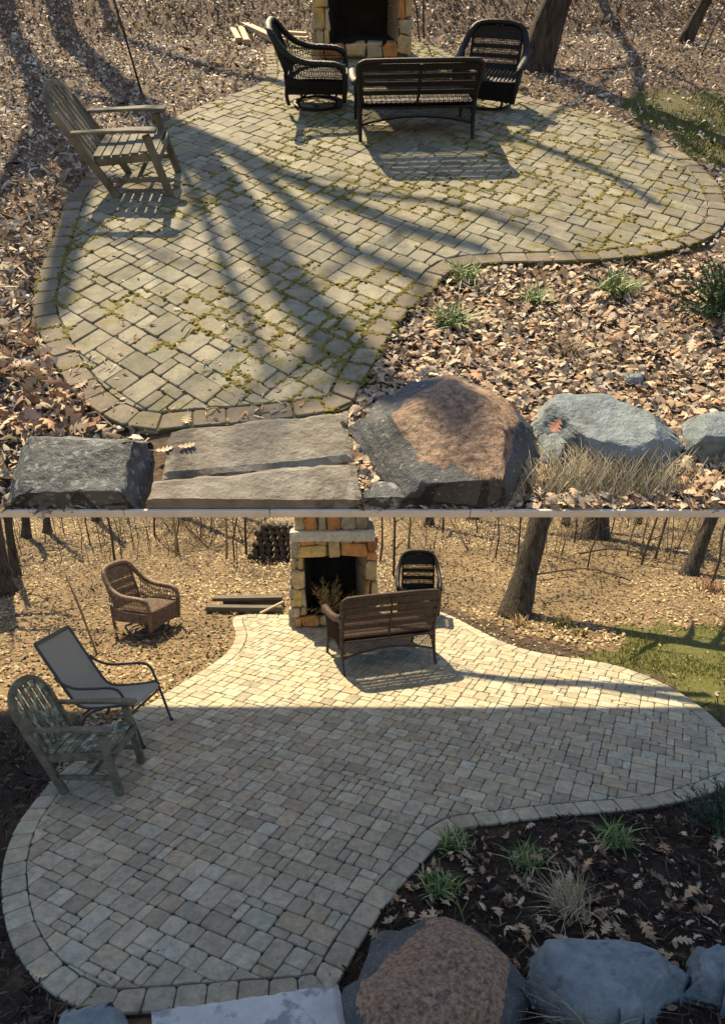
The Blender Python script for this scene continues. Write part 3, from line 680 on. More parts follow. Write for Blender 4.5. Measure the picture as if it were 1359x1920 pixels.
def wicker_armchair(F, loc, rz, sc, m, label, group=None):
    t = thing('wicker_armchair', label, 'chair', F, loc, rz, group)
    half_p = [(-.50, 0, 1.02), (-.49, .18, 1.01), (-.46, .29, .96), (-.38, .35, .84), (-.26, .385, .72), (-.08, .40, .645), (.12, .40, .63), (.27, .39, .61), (.345, .385, .53), (.36, .375, .36), (.345, .36, .14)]
    path = smooth_path([(x, -y, z) for x, y, z in half_p[:0:-1]] + half_p, 7)
    n = len(path); rad = [.040 if .12 < i / n < .88 else .028 for i in range(n)]
    b = MB(); b.tube(path, rad, 10, braid=.09); mk('rolled_frame', b, m, t, smooth=True, sc=sc)
    band_back(t, m, sc, .29, -.30, .42, -.47, .97, [(0, .14, 's'), (.14, .28, 'o'), (.28, .36, 's'), (.36, .50, 'o'), (.50, .58, 's'), (.58, .72, 'o'), (.72, 1, 's')], 26, .0045)
    for s in (-1, 1):
        mb = MB(); mb.tube([(-.30 - .0, s * .30, .42), (-.47, s * .30, .97)], .02, 6); mk('back_stile', mb, m, t, sc=sc)
        def side(u, v, s=s):
            x = -.33 + .67 * u; zt = .60 + (.22 * max(0, (-x - .05) / .28) ** 1.4 if x < -.05 else 0)
            return Vector((x - .12 * v * max(0, .3 - u), s * (.365 + .02 * v), .25 + (zt - .25) * v))
        mb = MB(); mb.lattice(side, 24, .0048, seg=8, slope=2.2, rows=5); mk('side_weave', mb, m, t, sc=sc)
        mb = MB(); mb.sheet(lambda u, v: side(u, .0 + .42 * v), 8, 4); mb.sheet(lambda u, v: side(1 - u, .42 * v) + Vector((0, -s * .012, 0)), 8, 4)
        for k in range(6): mb.tube([side(i / 8, .42 * k / 5) for i in range(9)], .008, 4)
        mk('side_panel', mb, m, t, sc=sc)
        mb = MB(); mb.tube(smooth_path([(-.30, s * .34, .44), (-.33, s * .34, .24), (-.31, s * .335, .10)], 5), .022, 6); mk('back_leg', mb, m, t, sc=sc)
    mb = MB(); mb.sheet(lambda u, v: Vector((-.31 + .66 * u, (2 * v - 1) * .36, .42 + .012 * math.sin(u * 3.1))), 10, 10)
    mb.sheet(lambda u, v: Vector((-.31 + .66 * (1 - u), (2 * v - 1) * .36, .37)), 4, 4)
    for k in range(16): y = -.35 + .7 * k / 15; mb.tube([(-.31 + .66 * i / 8, y, .425 + .012 * math.sin(i / 8 * 3.1)) for i in range(9)], .012, 5)
    mk('seat', mb, m, t, sc=sc)
    def front(u, v): return Vector((.345 + .035 * (1 - (2 * u - 1) ** 2), (2 * u - 1) * .365, .14 + .29 * v + (1 - v) * .05 * (1 - (2 * u - 1) ** 2)))
    mb = MB(); mb.sheet(lambda u, v: front(1 - u, v), 12, 6); mb.sheet(lambda u, v: front(u, v) - Vector((.016, 0, 0)), 12, 6)
    for k in range(14): mb.tube([front(i / 12, k / 13) for i in range(13)], .0095, 5)
    mk('front_skirt', mb, m, t, sc=sc)
    mb = MB(); mb.tube([(.02 + .29 * math.cos(a * math.pi / 12), .29 * math.sin(a * math.pi / 12), .025) for a in range(25)], .02, 8); mk('base_ring', mb, m, t, smooth=True, sc=sc)
    for k in range(4):
        a = math.pi / 4 + k * math.pi / 2
        mb = MB(); mb.tube(smooth_path([(.02 + .29 * math.cos(a), .29 * math.sin(a), .03), (.02 + .33 * math.cos(a), .32 * math.sin(a), .12), (.02 + .2 * math.cos(a), .2 * math.sin(a), .17), (.02 + .1 * math.cos(a), .1 * math.sin(a), .37)], 5), .016, 6); mk('spring_leg', mb, m, t, smooth=True, sc=sc)
    return t

def loveseat(F, loc, rz, sc, m, label):
    t = thing('wicker_loveseat', label, 'loveseat', F, loc, rz); W = .57
    x0, z0, x1, z1 = -.30, .40, -.43, .90
    fn = band_back(t, m, sc, W - .015, x0, z0, x1, z1, [(0, .26, 'o'), (.26, .36, 's'), (.36, .48, 'o'), (.48, .57, 's'), (.57, .68, 'o'), (.68, .76, 's'), (.76, .86, 'o'), (.86, 1, 's')], 56, .0042, bow=.0)
    b = MB(); b.tube(smooth_path([(-.31, -W, .55), (-.40, -W * 1.02, .84), (-.435, -W * .97, .915), (-.445, -W * .8, .935), (-.45, 0, .94), (-.445, W * .8, .935), (-.435, W * .97, .915), (-.40, W * 1.02, .84), (-.31, W, .55)], 8), .026, 8, flat=1.2); mk('back_frame', b, m, t, smooth=True, sc=sc)
    if True:
        b = MB(); b.tube([fn(.5, v / 6) - Vector((.012, 0, 0)) for v in range(7)], .013, 6); mk('centre_post', b, m, t, sc=sc)
    b = MB(); b.tube([(-.325, -W, .375), (-.325, 0, .37), (-.325, W, .375)], .016, 6); mk('lower_rail', b, m, t, sc=sc)
    for s in (-1, 1):
        b = MB(); b.tube(smooth_path([(-.40, s * W, 0), (-.345, s * W, .12), (-.315, s * W, .30), (-.32, s * W, .50), (-.40, s * W * 1.02, .82)], 6), [.017 + .006 * min(1, i / 12) for i in range(25)], 8); mk('back_leg', b, m, t, smooth=True, sc=sc)
        b = MB(); b.tube(smooth_path([(.36, s * W, 0), (.33, s * W, .15), (.32, s * W, .4), (.335, s * (W + .02), .56)], 6), .019, 8); mk('front_leg', b, m, t, smooth=True, sc=sc)
        b = MB(); b.tube(smooth_path([(-.36, s * (W + .005), .70), (-.22, s * (W + .03), .645), (0, s * (W + .045), .625), (.22, s * (W + .04), .625), (.33, s * (W + .03), .60), (.355, s * (W + .02), .54)], 8), .044, 10, braid=.08); mk('armrest', b, m, t, smooth=True, sc=sc)
        def side(u, v, s=s): return Vector((-.31 + .63 * u, s * (W + .03 * v), .20 + .41 * v + (1 - v) * .09 * math.sin(u * math.pi)))
        b = MB(); b.lattice(side, 20, .005, seg=8, slope=2.0, rows=6); mk('side_weave', b, m, t, sc=sc)
    b = MB(); b.sheet(lambda u, v: Vector((-.30 + .64 * u, (2 * v - 1) * (W - .01), .42)), 4, 12); b.sheet(lambda u, v: Vector((-.30 + .64 * (1 - u), (2 * v - 1) * (W - .01), .375)), 4, 12)
    for k in range(24): y = -W + .02 + (2 * W - .04) * k / 23; b.tube([(-.30, y, .42), (.34, y, .42)], .011, 5)
    mk('seat', b, m, t, sc=sc)
    def apron(u, v, x=-.325): return Vector((x, (2 * u - 1) * (W - .01), .17 + .20 * v + (1 - v) * .09 * (1 - (2 * u - 1) ** 2)))
    b = MB(); b.lattice(apron, 54, .0042, seg=6, slope=2.0, rows=4); b.tube([apron(i / 16, 0) for i in range(17)], .013, 6); mk('back_apron', b, m, t, sc=sc)
    b = MB(); b.lattice(lambda u, v: apron(u, v, .335), 54, .0042, seg=6, slope=2.0, rows=4); b.tube([apron(i / 16, 0, .335) for i in range(17)], .013, 6); mk('front_apron', b, m, t, sc=sc)
    return t

def sling_chair(F, loc, rz, sc, label):
    t = thing('sling_chair', label, 'chair', F, loc, rz); W = .285; g = M['steel_grey']
    prof = smooth_path([(-.66, 0, 1.03), (-.47, 0, .72), (-.30, 0, .455), (-.20, 0, .385), (-.06, 0, .385), (.16, 0, .42), (.34, 0, .455), (.39, 0, .43)], 7)
    b = MB(); n = len(prof) - 1
    b.sheet(lambda u, v: Vector((prof[round(u * n)].x, (2 * v - 1) * (W - .012), prof[round(u * n)].z - .035 * (1 - (2 * v - 1) ** 2) * (.4 + .6 * math.sin(u * 3.1)))), n, 10)
    b.sheet(lambda u, v: Vector((prof[round(u * n)].x + .004, (1 - 2 * v) * (W - .012), prof[round(u * n)].z - .005 - .035 * (1 - (2 * v - 1) ** 2) * (.4 + .6 * math.sin(u * 3.1)))), n, 10)
    mk('sling_seat', b, M['sling'], t, smooth=True, sc=sc)
    for s in (-1, 1):
        b = MB(); b.tube([p + Vector((0, s * W, 0)) for p in prof], .016, 8); mk('side_rail', b, g, t, smooth=True, sc=sc)
        b = MB(); b.tube(smooth_path([(-.46, s * (W + .03), .70), (-.36, s * (W + .035), .635), (-.22, s * (W + .04), .605), (0, s * (W + .045), .625), (.17, s * (W + .045), .645), (.27, s * (W + .04), .61), (.33, s * (W + .035), .48), (.42, s * (W + .03), .2), (.48, s * (W + .03), 0)], 7), .015, 8); mk('arm_and_front_leg', b, g, t, smooth=True, sc=sc); arm = bpy.data.objects[COL.objects[-1].name]
        b = MB(); b.tube(smooth_path([(.05, s * (W + .02), .40), (-.15, s * (W + .025), .30), (-.33, s * (W + .03), 0)], 6), .014, 8); mk('rear_leg', b, g, t, smooth=True, sc=sc)
        b = MB(); b.tube([(.48, s * (W + .03), 0), (.482, s * (W + .03), .025)], .019, 8); mk('foot_cap', b, M['rod'], arm, sc=sc)
    b = MB(); b.beam((-.66, -W, 1.03), (-.66, W, 1.03), .03, .045); mk('top_bar', b, g, t, bevel=.008, sc=sc)
    b = MB(); b.tube([(.36, -W, .36), (.36, W, .36)], .013, 8); mk('cross_bar', b, g, t, sc=sc)
    b = MB(); b.tube([(-.2, -W, .30), (-.2, W, .30)], .013, 8); mk('cross_bar', b, g, t, sc=sc)
    return t

D = math.radians
def onA(px, py): p = gA(px, py, PT_A); return (p.x, p.y, PT_A)
def onB(px, py): p = gB(px, py, PT_B); return (p.x, p.y, PT_B)
SA = S_UP / .72
KA = (.74 * SA, .78 * SA, .565 * SA)
garden_chair(FA, onA(268, 345), D(4), (.66 * SA, .82 * SA, .60 * SA), M['wood_old'], 'weathered grey wooden armchair at the edge of the mossy patio', None)
wicker_armchair(FA, onA(594, 196), D(0), KA, M['wicker_black'], 'dark wicker armchair turned sideways between the mossy patio edge and the loveseat')
wicker_armchair(FA, onA(910, 196), D(-106), (.66 * SA, .72 * SA, .52 * SA), M['wicker_black'], 'dark wicker armchair facing the viewer beside a leaning tree trunk on the mossy patio')
loveseat(FA, onA(772, 240), D(94), (.80 * SA, .80 * SA, .555 * SA), M['wicker_black'], 'dark wicker loveseat seen from behind, casting a latticed shadow on mossy pavers')
garden_chair(FB, onB(186, 1458), D(-2), (.93, .93, 1.02), M['wood_lichen'], 'wooden armchair crusted with pale green lichen on the pale patio', None)
sling_chair(FB, onB(222, 1368), D(-10), (.98, .98, 1.02), 'grey metal sling chair with taut mesh seat behind the lichened armchair')
wicker_armchair(FB, (lambda p: (p.x, p.y, .0))(gB(276, 1182)), D(-18), (1.0, 1.0, 1.02), M['wicker_tan'], 'faded brown wicker armchair standing on dry leaves off the pale patio')
wicker_armchair(FB, onB(783, 1158), D(-93), (.86, .86, 1.0), M['wicker_black'], 'black wicker armchair facing out behind the brown loveseat')
loveseat(FB, onB(712, 1232), D(108), (1.12, 1.14, 1.13), M['wicker_brown'], 'brown wicker loveseat turned towards the stone fireplace')

# ------------------------------------------------------------------ stone fireplace
def stone_block(x0, x1, z0, z1, y0, y1, jit=.02):
    """an irregular face stone: front at y0 (towards the viewer), back at y1"""
    n = 3; P = []
    c = Vector(((x0 + x1) / 2, 0, (z0 + z1) / 2)); rim = []
    for (a, b, k) in ((x0, z0, 0), (x1, z0, 1), (x1, z1, 2), (x0, z1, 3)):
        nxt = [(x1, z0), (x1, z1), (x0, z1), (x0, z0)][k]
        prv = [(x0, z1), (x0, z0), (x1, z0), (x1, z1)][k]
        e = min(x1 - x0, z1 - z0); r = random.uniform(.08, .24) * e
        p = Vector((a, 0, b)); q1 = Vector((prv[0], 0, prv[1])); q2 = Vector((nxt[0], 0, nxt[1]))
        rim += [p + (q1 - p).normalized() * r, p + (q2 - p).normalized() * r]
    rim = [p + Vector((random.uniform(-jit, jit), 0, random.uniform(-jit, jit))) for p in rim]
    m = len(rim); vs = []; pr = [random.uniform(-.012, .012) for _ in rim]
    for (k, y, s) in ((0, y1, 1.0), (1, y0 + .018, 1.0), (2, y0 + .004, .93), (3, y0 - .004, .72)):
        for i, p in enumerate(rim):
            q = c + (p - c) * s; vs.append((q.x, y + (pr[i] * .6 if k > 1 else 0), q.z))
    fs = [(r * m + i, r * m + (i + 1) % m, (r + 1) * m + (i + 1) % m, (r + 1) * m + i) for r in range(3) for i in range(m)] + [tuple(3 * m + i for i in range(m))]
    return vs, fs
OR, TN, GY, RD, YL = (.50, .25, .095), (.48, .38, .22), (.38, .345, .27), (.36, .15, .07), (.52, .39, .155)
FACE = [(300, 350, 20, 128, TN), (353, 435, 50, 128, OR), (438, 495, 42, 128, GY), (499, 572, 6, 126, OR), (576, 662, 42, 124, GY), (666, 745, 8, 124, (.30, .25, .18)),
        (300, 352, -90, 16, GY), (355, 435, -60, 46, TN), (438, 495, -95, 38, OR), (499, 572, -110, 2, TN), (576, 662, -80, 38, TN), (666, 742, -95, 4, OR),
        (330, 418, 186, 218, OR), (422, 494, 180, 216, TN), (499, 576, 180, 290, TN), (580, 650, 174, 204, GY), (654, 738, 170, 204, OR), (318, 495, 221, 290, YL), (580, 740, 208, 284, OR),
        (288, 326, 190, 290, GY), (276, 314, 294, 360, TN), (317, 356, 294, 358, YL), (279, 358, 363, 480, TN), (290, 346, 484, 584, YL), (348, 368, 484, 584, GY), (298, 334, 588, 648, GY), (336, 370, 588, 640, TN), (306, 342, 651, 712, OR),
        (741, 798, 165, 260, RD), (735, 800, 263, 311, OR), (733, 802, 314, 432, TN), (730, 760, 435, 532, OR), (763, 802, 437, 532, TN), (732, 800, 535, 602, GY), (734, 800, 606, 690, TN),
        (345, 450, 642, 708, OR), (453, 560, 640, 704, TN), (563, 650, 640, 702, GY), (653, 731, 640, 700, OR)]
FIRE_BASE = gB(632, 1180)
def face_xz(zx, zy):
    px, py = 460 + zx / 3.236, 960 + zy / 3.236; r = ray(px, py); t = FIRE_BASE.y / r.y
    return r.x * t - FIRE_BASE.x, CAM_H + r.z * t
def fireplace(F, loc, rz, sc, label, dim=1.0):
    t = thing('stone_fireplace', label, 'fireplace', F, loc, rz); S = {}
    xl, zt = face_xz(285, 130); xr, _ = face_xz(798, 130); ox0, oz1 = face_xz(360, 292); ox1, oz0 = face_xz(732, 640); bl, _ = face_xz(305, 700)
    dep = .95; top = zt + 1.0
    def core(name, a, b, m=M['mortar']):
        mb = MB(); mb.box([(a[i] + b[i]) / 2 for i in range(3)], [abs(b[i] - a[i]) for i in range(3)]); mk(name, mb, m, t, sc=sc)
    core('pier_core', (bl + .02, .05, -.05), (ox0 - .01, dep, oz1 + .02)); core('pier_core', (ox1 + .01, .05, -.05), (xr - .03, dep, oz1 + .02))
    core('header_core', (bl + .02, .05, oz1 + .021), (xr - .03, dep, zt + .02)); core('chimney_core', (bl + .07, .07, zt + .021), (xr - .12, dep - .1, top))
    core('hearth_core', (ox0 - .008, .05, -.05), (ox1 + .008, dep - .1, oz0 - .02))
    mb = MB()
    mb.add([(ox0, .06, oz0), (ox1, .06, oz0), (ox1 - .12, .72, oz0), (ox0 + .12, .72, oz0), (ox0, .06, oz1), (ox1, .06, oz1), (ox1 - .12, .72, oz1), (ox0 + .12, .72, oz1)], [(2, 3, 7, 6), (3, 0, 4, 7), (4, 5, 6, 7), (0, 1, 2, 3)])
    lin = mk('firebox_lining', mb, M['soot'], t, sc=sc)
    H = (oz1 - oz0) / 5  # tan bricks on the right wall only: the light there is in the colour
    for i in range(5):
        for j in range(2):
            mb = MB(); a = Vector((ox1 - .004 - .06 * j, .06 + .33 * j, oz0 + H * (i + .5))); b = Vector((ox1 - .004 - .06 * (j + 1), .06 + .33 * (j + 1) - .012, oz0 + H * (i + .5)))
            mb.beam(a, b, .03, H - .012); mk('lit_firebrick', mb, M['lit_firebrick'], lin, sc=sc, bevel=.006)
    for (a, b, c, d, col) in FACE:
        x0, z1 = face_xz(a + 1, c + 1); x1, z0 = face_xz(b - 1, d - 1)
        up = d < 130; k = random.uniform(.85, 1.15)
        mb = MB(); vs, fs = stone_block(x0, x1, max(z0, -.02), z1, -.01 + random.uniform(-.02, .02) + (.03 if up else 0), .16)
        mb.add(vs, fs, tuple(q * k for q in col)); mk('stone', mb, M['fieldstone'], t, sc=sc, color=True)
    # left flank, a little battered
    z = -.02
    while z < top - .1:
        h = random.uniform(.13, .24); y = .0
        while y < dep - .05:
            L = min(random.uniform(.18, .4), dep - y)
            vs, fs = stone_block(y + .006, y + L - .006, z + .006, z + h - .006, -.02 + random.uniform(-.018, .018), .12)
            off = bl - .01 - (.045 * max(0, 1.3 - z)) + (.07 if z > zt else 0)
            k = random.uniform(.85, 1.15); mb = MB(); mb.add([(off + v[1], dep - v[0], v[2]) for v in vs], fs, tuple(q * k for q in random.choice([GY, GY, TN, (.32, .29, .24), (.40, .36, .28)])))
            mk('stone', mb, M['fieldstone'], t, sc=sc, color=True); y += L
        z += h
    mx0, mz1 = face_xz(274, 126); mx1, mz0 = face_xz(782, 182)
    mb = MB(); nx = 24; vs = []
    for i in range(nx + 1):
        x = mx0 + (mx1 - mx0) * i / nx
        for (y, zz) in ((-.13, mz0), (-.15, (mz0 + mz1) / 2), (-.13, mz1), (.12, mz1), (.12, mz0)):
            vs.append((x, y + random.uniform(-.012, .012), zz + random.uniform(-.008, .008)))
    mb.add(vs, [(i * 5 + k, i * 5 + (k + 1) % 5, (i + 1) * 5 + (k + 1) % 5, (i + 1) * 5 + k) for i in range(nx) for k in range(5)] + [(0, 1, 2, 3, 4), (nx * 5 + 4, nx * 5 + 3, nx * 5 + 2, nx * 5 + 1, nx * 5)])
    mk('mantel_shelf', mb, M['mantel'], t, sc=sc)
    return ox0, ox1, oz0
ox0, ox1, oz0 = fireplace(FB, (FIRE_BASE.x, FIRE_BASE.y, PT_B), D(2), (1, 1, 1), 'sunlit fieldstone fireplace with stone mantel shelf on the pale patio')
fa = onA(684, 112); wA = (gA(742, 100) - gA(622, 100)).x / (ox1 - ox0)
fireplace(FA, fa, 0, (wA, wA * .8, wA * .9), 'shaded dark stone fireplace with black opening on the mossy patio')

# dried evergreen standing in the firebox
def spray_plant(name, F, loc, n, R, up, cols, label, cat, needle=.05, per=26, stem_m=None):
    t = thing(name, label, cat, F, loc); st = MB(); V = []; Fc = []; C = []
    for k in range(n):
        a = random.uniform(0, 2 * math.pi); el = random.uniform(.15, 1.45); L = R * random.uniform(.55, 1.1)
        d = Vector((math.cos(a) * math.cos(el), math.sin(a) * math.cos(el), math.sin(el) * up)); p1 = d * L
        pts = [Vector((0, 0, 0)), p1 * .5 + Vector((0, 0, .04 * L)), p1]; st.tube(smooth_path(pts, 3), [.006, .0055, .005, .0045, .004, .003, .002], 4)
        for q in range(per):
            f = random.uniform(.3, 1.05); b = p1 * f + Vector((0, 0, .04 * L * (1 - abs(2 * f - 1))))
            e = (d * .6 + Vector((random.uniform(-1, 1), random.uniform(-1, 1), random.uniform(-.6, 1)))).normalized() * needle * random.uniform(.6, 1.3)
            s = e.cross(Vector((random.uniform(-1, 1), random.uniform(-1, 1), 1))).normalized() * needle * .10
            o = len(V); V += [b - s, b + s, b + e * .6 + s * .8, b + e]; Fc += [(o, o + 1, o + 2), (o, o + 2, o + 3)]; kk = random.uniform(.7, 1.25)
            c = random.choice(cols); C += [tuple(x * kk for x in c)] * 4
    so = mk('stem', st, stem_m or M['twig'], t)
    me = mesh_np('needles', np.array([tuple(v) for v in V]), np.array(Fc), np.array(C)); me.materials.append(M['leaf']); link(bpy.data.objects.new('needles', me), so)
    return t
spray_plant('dried_evergreen', FB, (FIRE_BASE.x + ox0 + (ox1 - ox0) * .38, FIRE_BASE.y + .12, PT_B + oz0), 34, .62, .9, [(.42, .26, .10), (.52, .36, .16), (.34, .22, .09), (.30, .28, .10)], 'dried orange evergreen bough standing in the sunlit fireplace', 'plant', .075, 30)
spray_plant('evergreen_shrub', FB, (lambda p: (p.x, p.y, 0))(gB(1352, 1560)), 60, .42, .9, [(.06, .12, .075), (.09, .16, .10), (.045, .09, .06)], 'blue green evergreen shrub at the end of the dark mulch bed', 'shrub', .05, 60)
spray_plant('evergreen_shrub', FA, (lambda p: (p.x, p.y, 0))(gA(1350, 590)), 60, .28, .9, [(.07, .14, .06), (.10, .18, .08), (.05, .10, .05)], 'soft green evergreen shrub beside the bed of tan oak leaves', 'shrub', .035, 60)

# ------------------------------------------------------------------ boulders and steps
def boulder(F, g, pts, z, label, m, seed, facet=.5, tilt=(0, 0), patch=None, front=None, rough=.02, name='boulder', rim=.82):
    """pts: outline on the picture sheet, taken at half height; z: height"""
    O = [g(px, py, z * .55) for px, py in pts]; O = [O[i].lerp(O[(i + 1) % len(O)], k / 5) for i in range(len(O)) for k in range(8)]; c = sum(O, Vector()) / len(O); n = len(O)
    prof = [(1.05, -.06 if front is None else .002), (1.06, .05 if front is None else z * .12), (1.04, z * .35), (1.0, z * .62), (rim + .10, z * .86), (rim, z * .965), (rim * .8, z), (rim * .55, z * 1.01), (rim * .28, z * 1.015), (0.02, z * 1.01)]
    # refine profile
    pf = []
    for i in range(len(prof) - 1):
        for k in range(4): t = k / 4; pf.append((prof[i][0] * (1 - t) + prof[i + 1][0] * t, prof[i][1] * (1 - t) + prof[i + 1][1] * t))
    pf.append(prof[-1]); mb = MB(); vs = []; rg = random.Random(int(seed * 10)); planes = []; rad = sum((p - c).length for p in O) / len(O); c.z = 0
    for k in range(20):
        a = rg.uniform(0, 6.28); e = rg.uniform(.1, 1.15); pn = Vector((math.cos(a) * math.cos(e), math.sin(a) * math.cos(e), math.sin(e)))
        ext = max((Vector((p.x, p.y, 0)) - c).dot(pn) * (rim if e > .5 else 1) for p in O) + z * pn.z; planes.append((pn, ext * rg.uniform(.70, .93)))
    for (s, h) in pf:
        for p in O:
            q = Vector((c.x + (p.x - c.x) * s, c.y + (p.y - c.y) * s, h))
            if h > z * .3: q.z += ((q.x - c.x) * tilt[0] + (q.y - c.y) * tilt[1]) * (h / z)
            w3 = Vector((q.x * 3 + seed, q.y * 3 - seed, q.z * 3)); d = noise.noise_vector(w3) * rough * .8 + noise.noise_vector(w3 * 3.1) * rough * .7 + noise.noise_vector(w3 * 9) * rough * .35 + noise.noise_vector(w3 * 24) * rough * .2
            for (pn, pd) in planes:
                ex = (q - c).dot(pn) - pd
                if ex > 0: q -= pn * ex * .97
            q += d
            if front is not None and q.y < front: q.y = front + .002 * abs(q.z)
            vs.append(q)
    m_ = len(O); R = len(pf)
    fs = [(r * m_ + i, r * m_ + (i + 1) % m_, (r + 1) * m_ + (i + 1) % m_, (r + 1) * m_ + i) for r in range(R - 1) for i in range(m_)] + [tuple((R - 1) * m_ + i for i in range(m_))]
    me = bpy.data.meshes.new(name); me.from_pydata([v - Vector((c.x, c.y, 0)) for v in vs], [], fs)
    col = np.ones((len(vs), 4), np.float32); col[:, :3] = 0
    if patch is not None:
        for i, v in enumerate(vs): col[i, :3] = patch(v, c, z)
    me.color_attributes.new('Col', 'FLOAT_COLOR', 'POINT').data.foreach_set('color', col.ravel())
    me.materials.append(m); me.polygons.foreach_set('use_smooth', [True] * len(me.polygons)); me.update(); me.set_sharp_from_angle(angle=math.radians(24))
    o = link(bpy.data.objects.new(name, me), None, F @ Matrix.Translation((c.x, c.y, 0)), label, 'boulder' if name == 'boulder' else 'stone')
    s = o.modifiers.new('subdivide', 'SUBSURF'); s.levels = s.render_levels = 1; s.subdivision_type = 'SIMPLE'
    return o
def patch_to(px, py, g, z, rx):
    p0 = g(px, py, z)
    def f(v, c, zz):
        d = ((v.x - p0.x) / rx[0]) ** 2 + ((v.y - p0.y) / rx[1]) ** 2
        return max(0, min(1, 1.05 - .55 * d)) * (1 if v.z > zz * .75 else .25)
    return f
EF = EDGE_Y + .004
# upper terrace
boulder(FA, gA, [(10, 905), (40, 850), (110, 818), (235, 812), (278, 838), (282, 890), (262, 955), (150, 975), (15, 975)], .12, 'dark grey boulder with pale lichen beside the old stone steps', M['basalt'], 3.1, tilt=(.0, .26), front=EF, rough=.012, rim=.86)
boulder(FA, gA, [(672, 810), (705, 745), (755, 712), (870, 702), (955, 722), (1002, 800), (985, 840), (955, 905), (940, 975), (820, 975), (740, 905)], .19, 'largest boulder, rust brown topped, beside the old stone steps', M['rusty'], 7.7, tilt=(.10, .20),
        patch=patch_to(880, 810, gA, .19, (.42, .46)), front=EF, rough=.014, rim=.86)
boulder(FA, gA, [(988, 770), (1020, 745), (1110, 738), (1200, 762), (1265, 785), (1285, 815), (1270, 845), (1235, 872), (1150, 872), (1080, 850), (1010, 810)], .12, 'long blue grey boulder behind the straw coloured grass on the upper terrace', M['bluestone'], 1.3, front=EF, rough=.012)
boulder(FA, gA, [(1284, 795), (1320, 784), (1375, 786), (1395, 815), (1370, 842), (1300, 838)], .10, 'small grey boulder past the long blue grey boulder on the upper terrace', M['bluestone'], 4.3, front=EF, rough=.012)
boulder(FA, gA, [(684, 940), (700, 905), (735, 905), (790, 940), (800, 975), (690, 975)], .06, 'small rounded dark boulder tucked under the rust brown boulder and old steps', M['basalt'], 9.3, front=EF, rough=.008)
boulder(FA, gA, [(1012, 830), (1040, 815), (1062, 835), (1050, 865), (1018, 862)], .06, 'small grey stone between rust brown boulder and straw coloured grass', M['bluestone'], 5.3, front=EF, rough=.006, name='stone')
boulder(FA, gA, [(1170, 704), (1185, 699), (1205, 709), (1200, 718), (1178, 714)], .035, 'tiny grey stone lying among the tan oak leaves', M['bluestone'], 8.3, rough=.004, name='stone')
# lower ground
boulder(FB, gB, [(655, 1890), (690, 1790), (712, 1750), (790, 1738), (900, 1740), (965, 1768), (992, 1830), (965, 1880), (945, 1935), (930, 2010), (680, 2010)], .40, 'rust brown topped boulder beside the pale stone step', M['rusty'], 7.7, tilt=(-.02, .05),
        patch=patch_to(850, 1835, gB, .40, (.62, .58)), rough=.016, rim=.88)
boulder(FB, gB, [(985, 1790), (1030, 1766), (1120, 1772), (1250, 1792), (1290, 1815), (1280, 1840), (1245, 1850), (1220, 1885), (1180, 1908), (1080, 1905), (1010, 1880)], .26, 'smooth slate blue boulder with strands of straw grass at its foot', M['bluestone'], 1.3, rough=.016)
boulder(FB, gB, [(1292, 1800), (1330, 1786), (1385, 1790), (1400, 1830), (1370, 1868), (1300, 1850)], .20, 'small blue grey boulder past the slate blue boulder', M['bluestone'], 4.3, rough=.012)
boulder(FB, gB, [(105, 1925), (130, 1902), (190, 1893), (240, 1905), (250, 1960), (240, 2040), (110, 2040)], .20, 'blue grey boulder left of the pale stone step', M['bluestone'], 2.3, rough=.012)

def slab(F, g, px4, z, th, label, m, front=None, seed=1):
    """rough-edged stone step; px4: far left, far right, near right, near left corners of the top"""
    c4 = [g(*p, z) for p in px4]; nu, nv = 28, 12; vs = []; c = sum(c4, Vector()) / 4
    def P(u, v): return (c4[0].lerp(c4[1], u)).lerp(c4[3].lerp(c4[2], u), v)
    for i in range(nu + 1):
        for j in range(nv + 1):
            p = P(i / nu, j / nv); e = min(i, nu - i, j, nv - j)
            q = noise.noise_vector(p * 6 + Vector((seed, 0, 0))) * .008 + noise.noise_vector(p * 22 + Vector((seed, 0, 0))) * .004; q *= .8
            if e == 0: q *= 2.4; q.z -= .014
            v = p + q
            if front is not None: v.y = max(v.y, front)
            vs.append(v)
    k = nv + 1; fs = [(i * k + j, i * k + j + 1, (i + 1) * k + j + 1, (i + 1) * k + j) for i in range(nu) for j in range(nv)]
    ring = [i * k for i in range(nu + 1)] + [nu * k + j for j in range(1, k)] + [i * k + nv for i in range(nu - 1, -1, -1)] + [j for j in range(nv - 1, 0, -1)]
    prev = ring
    for (d, s) in ((.3, .012), (.65, .016), (1, .012)):
        cur = []
        for r in ring:
            v = vs[r]; o = (Vector((v.x, v.y, 0)) - Vector((c.x, c.y, 0))).normalized() * random.uniform(-s, s)
            y = v.y + o.y; y = max(y, front) if front is not None else y
            vs.append(Vector((v.x + o.x, y, v.z - th * d))); cur.append(len(vs) - 1)
        n = len(ring); fs += [(prev[i], prev[(i + 1) % n], cur[(i + 1) % n], cur[i]) for i in range(n)]; prev = cur
    fs.append(tuple(prev[::-1]))
    mb = MB(); mb.add(vs, fs); return mk('stone_step', mb, m, None, F, label=label, cat='step')
slab(FA, gA, [(322, 803), (650, 769), (664, 860), (302, 893)], .035, .045, 'lower of the old tan stone steps, against the mossy patio', M['step_old'], EF, 1)
slab(FA, gA, [(285, 900), (668, 862), (690, 985), (270, 985)], .05, .048, 'upper of the old tan stone steps, in the front edge of the terrace', M['step_old'], EF, 5)
slab(FB, gB, [(285, 1893), (632, 1842), (655, 1960), (290, 2010)], .14, .16, 'pale blue white stone step in front of the clean patio', M['step_pale'], None, 3)

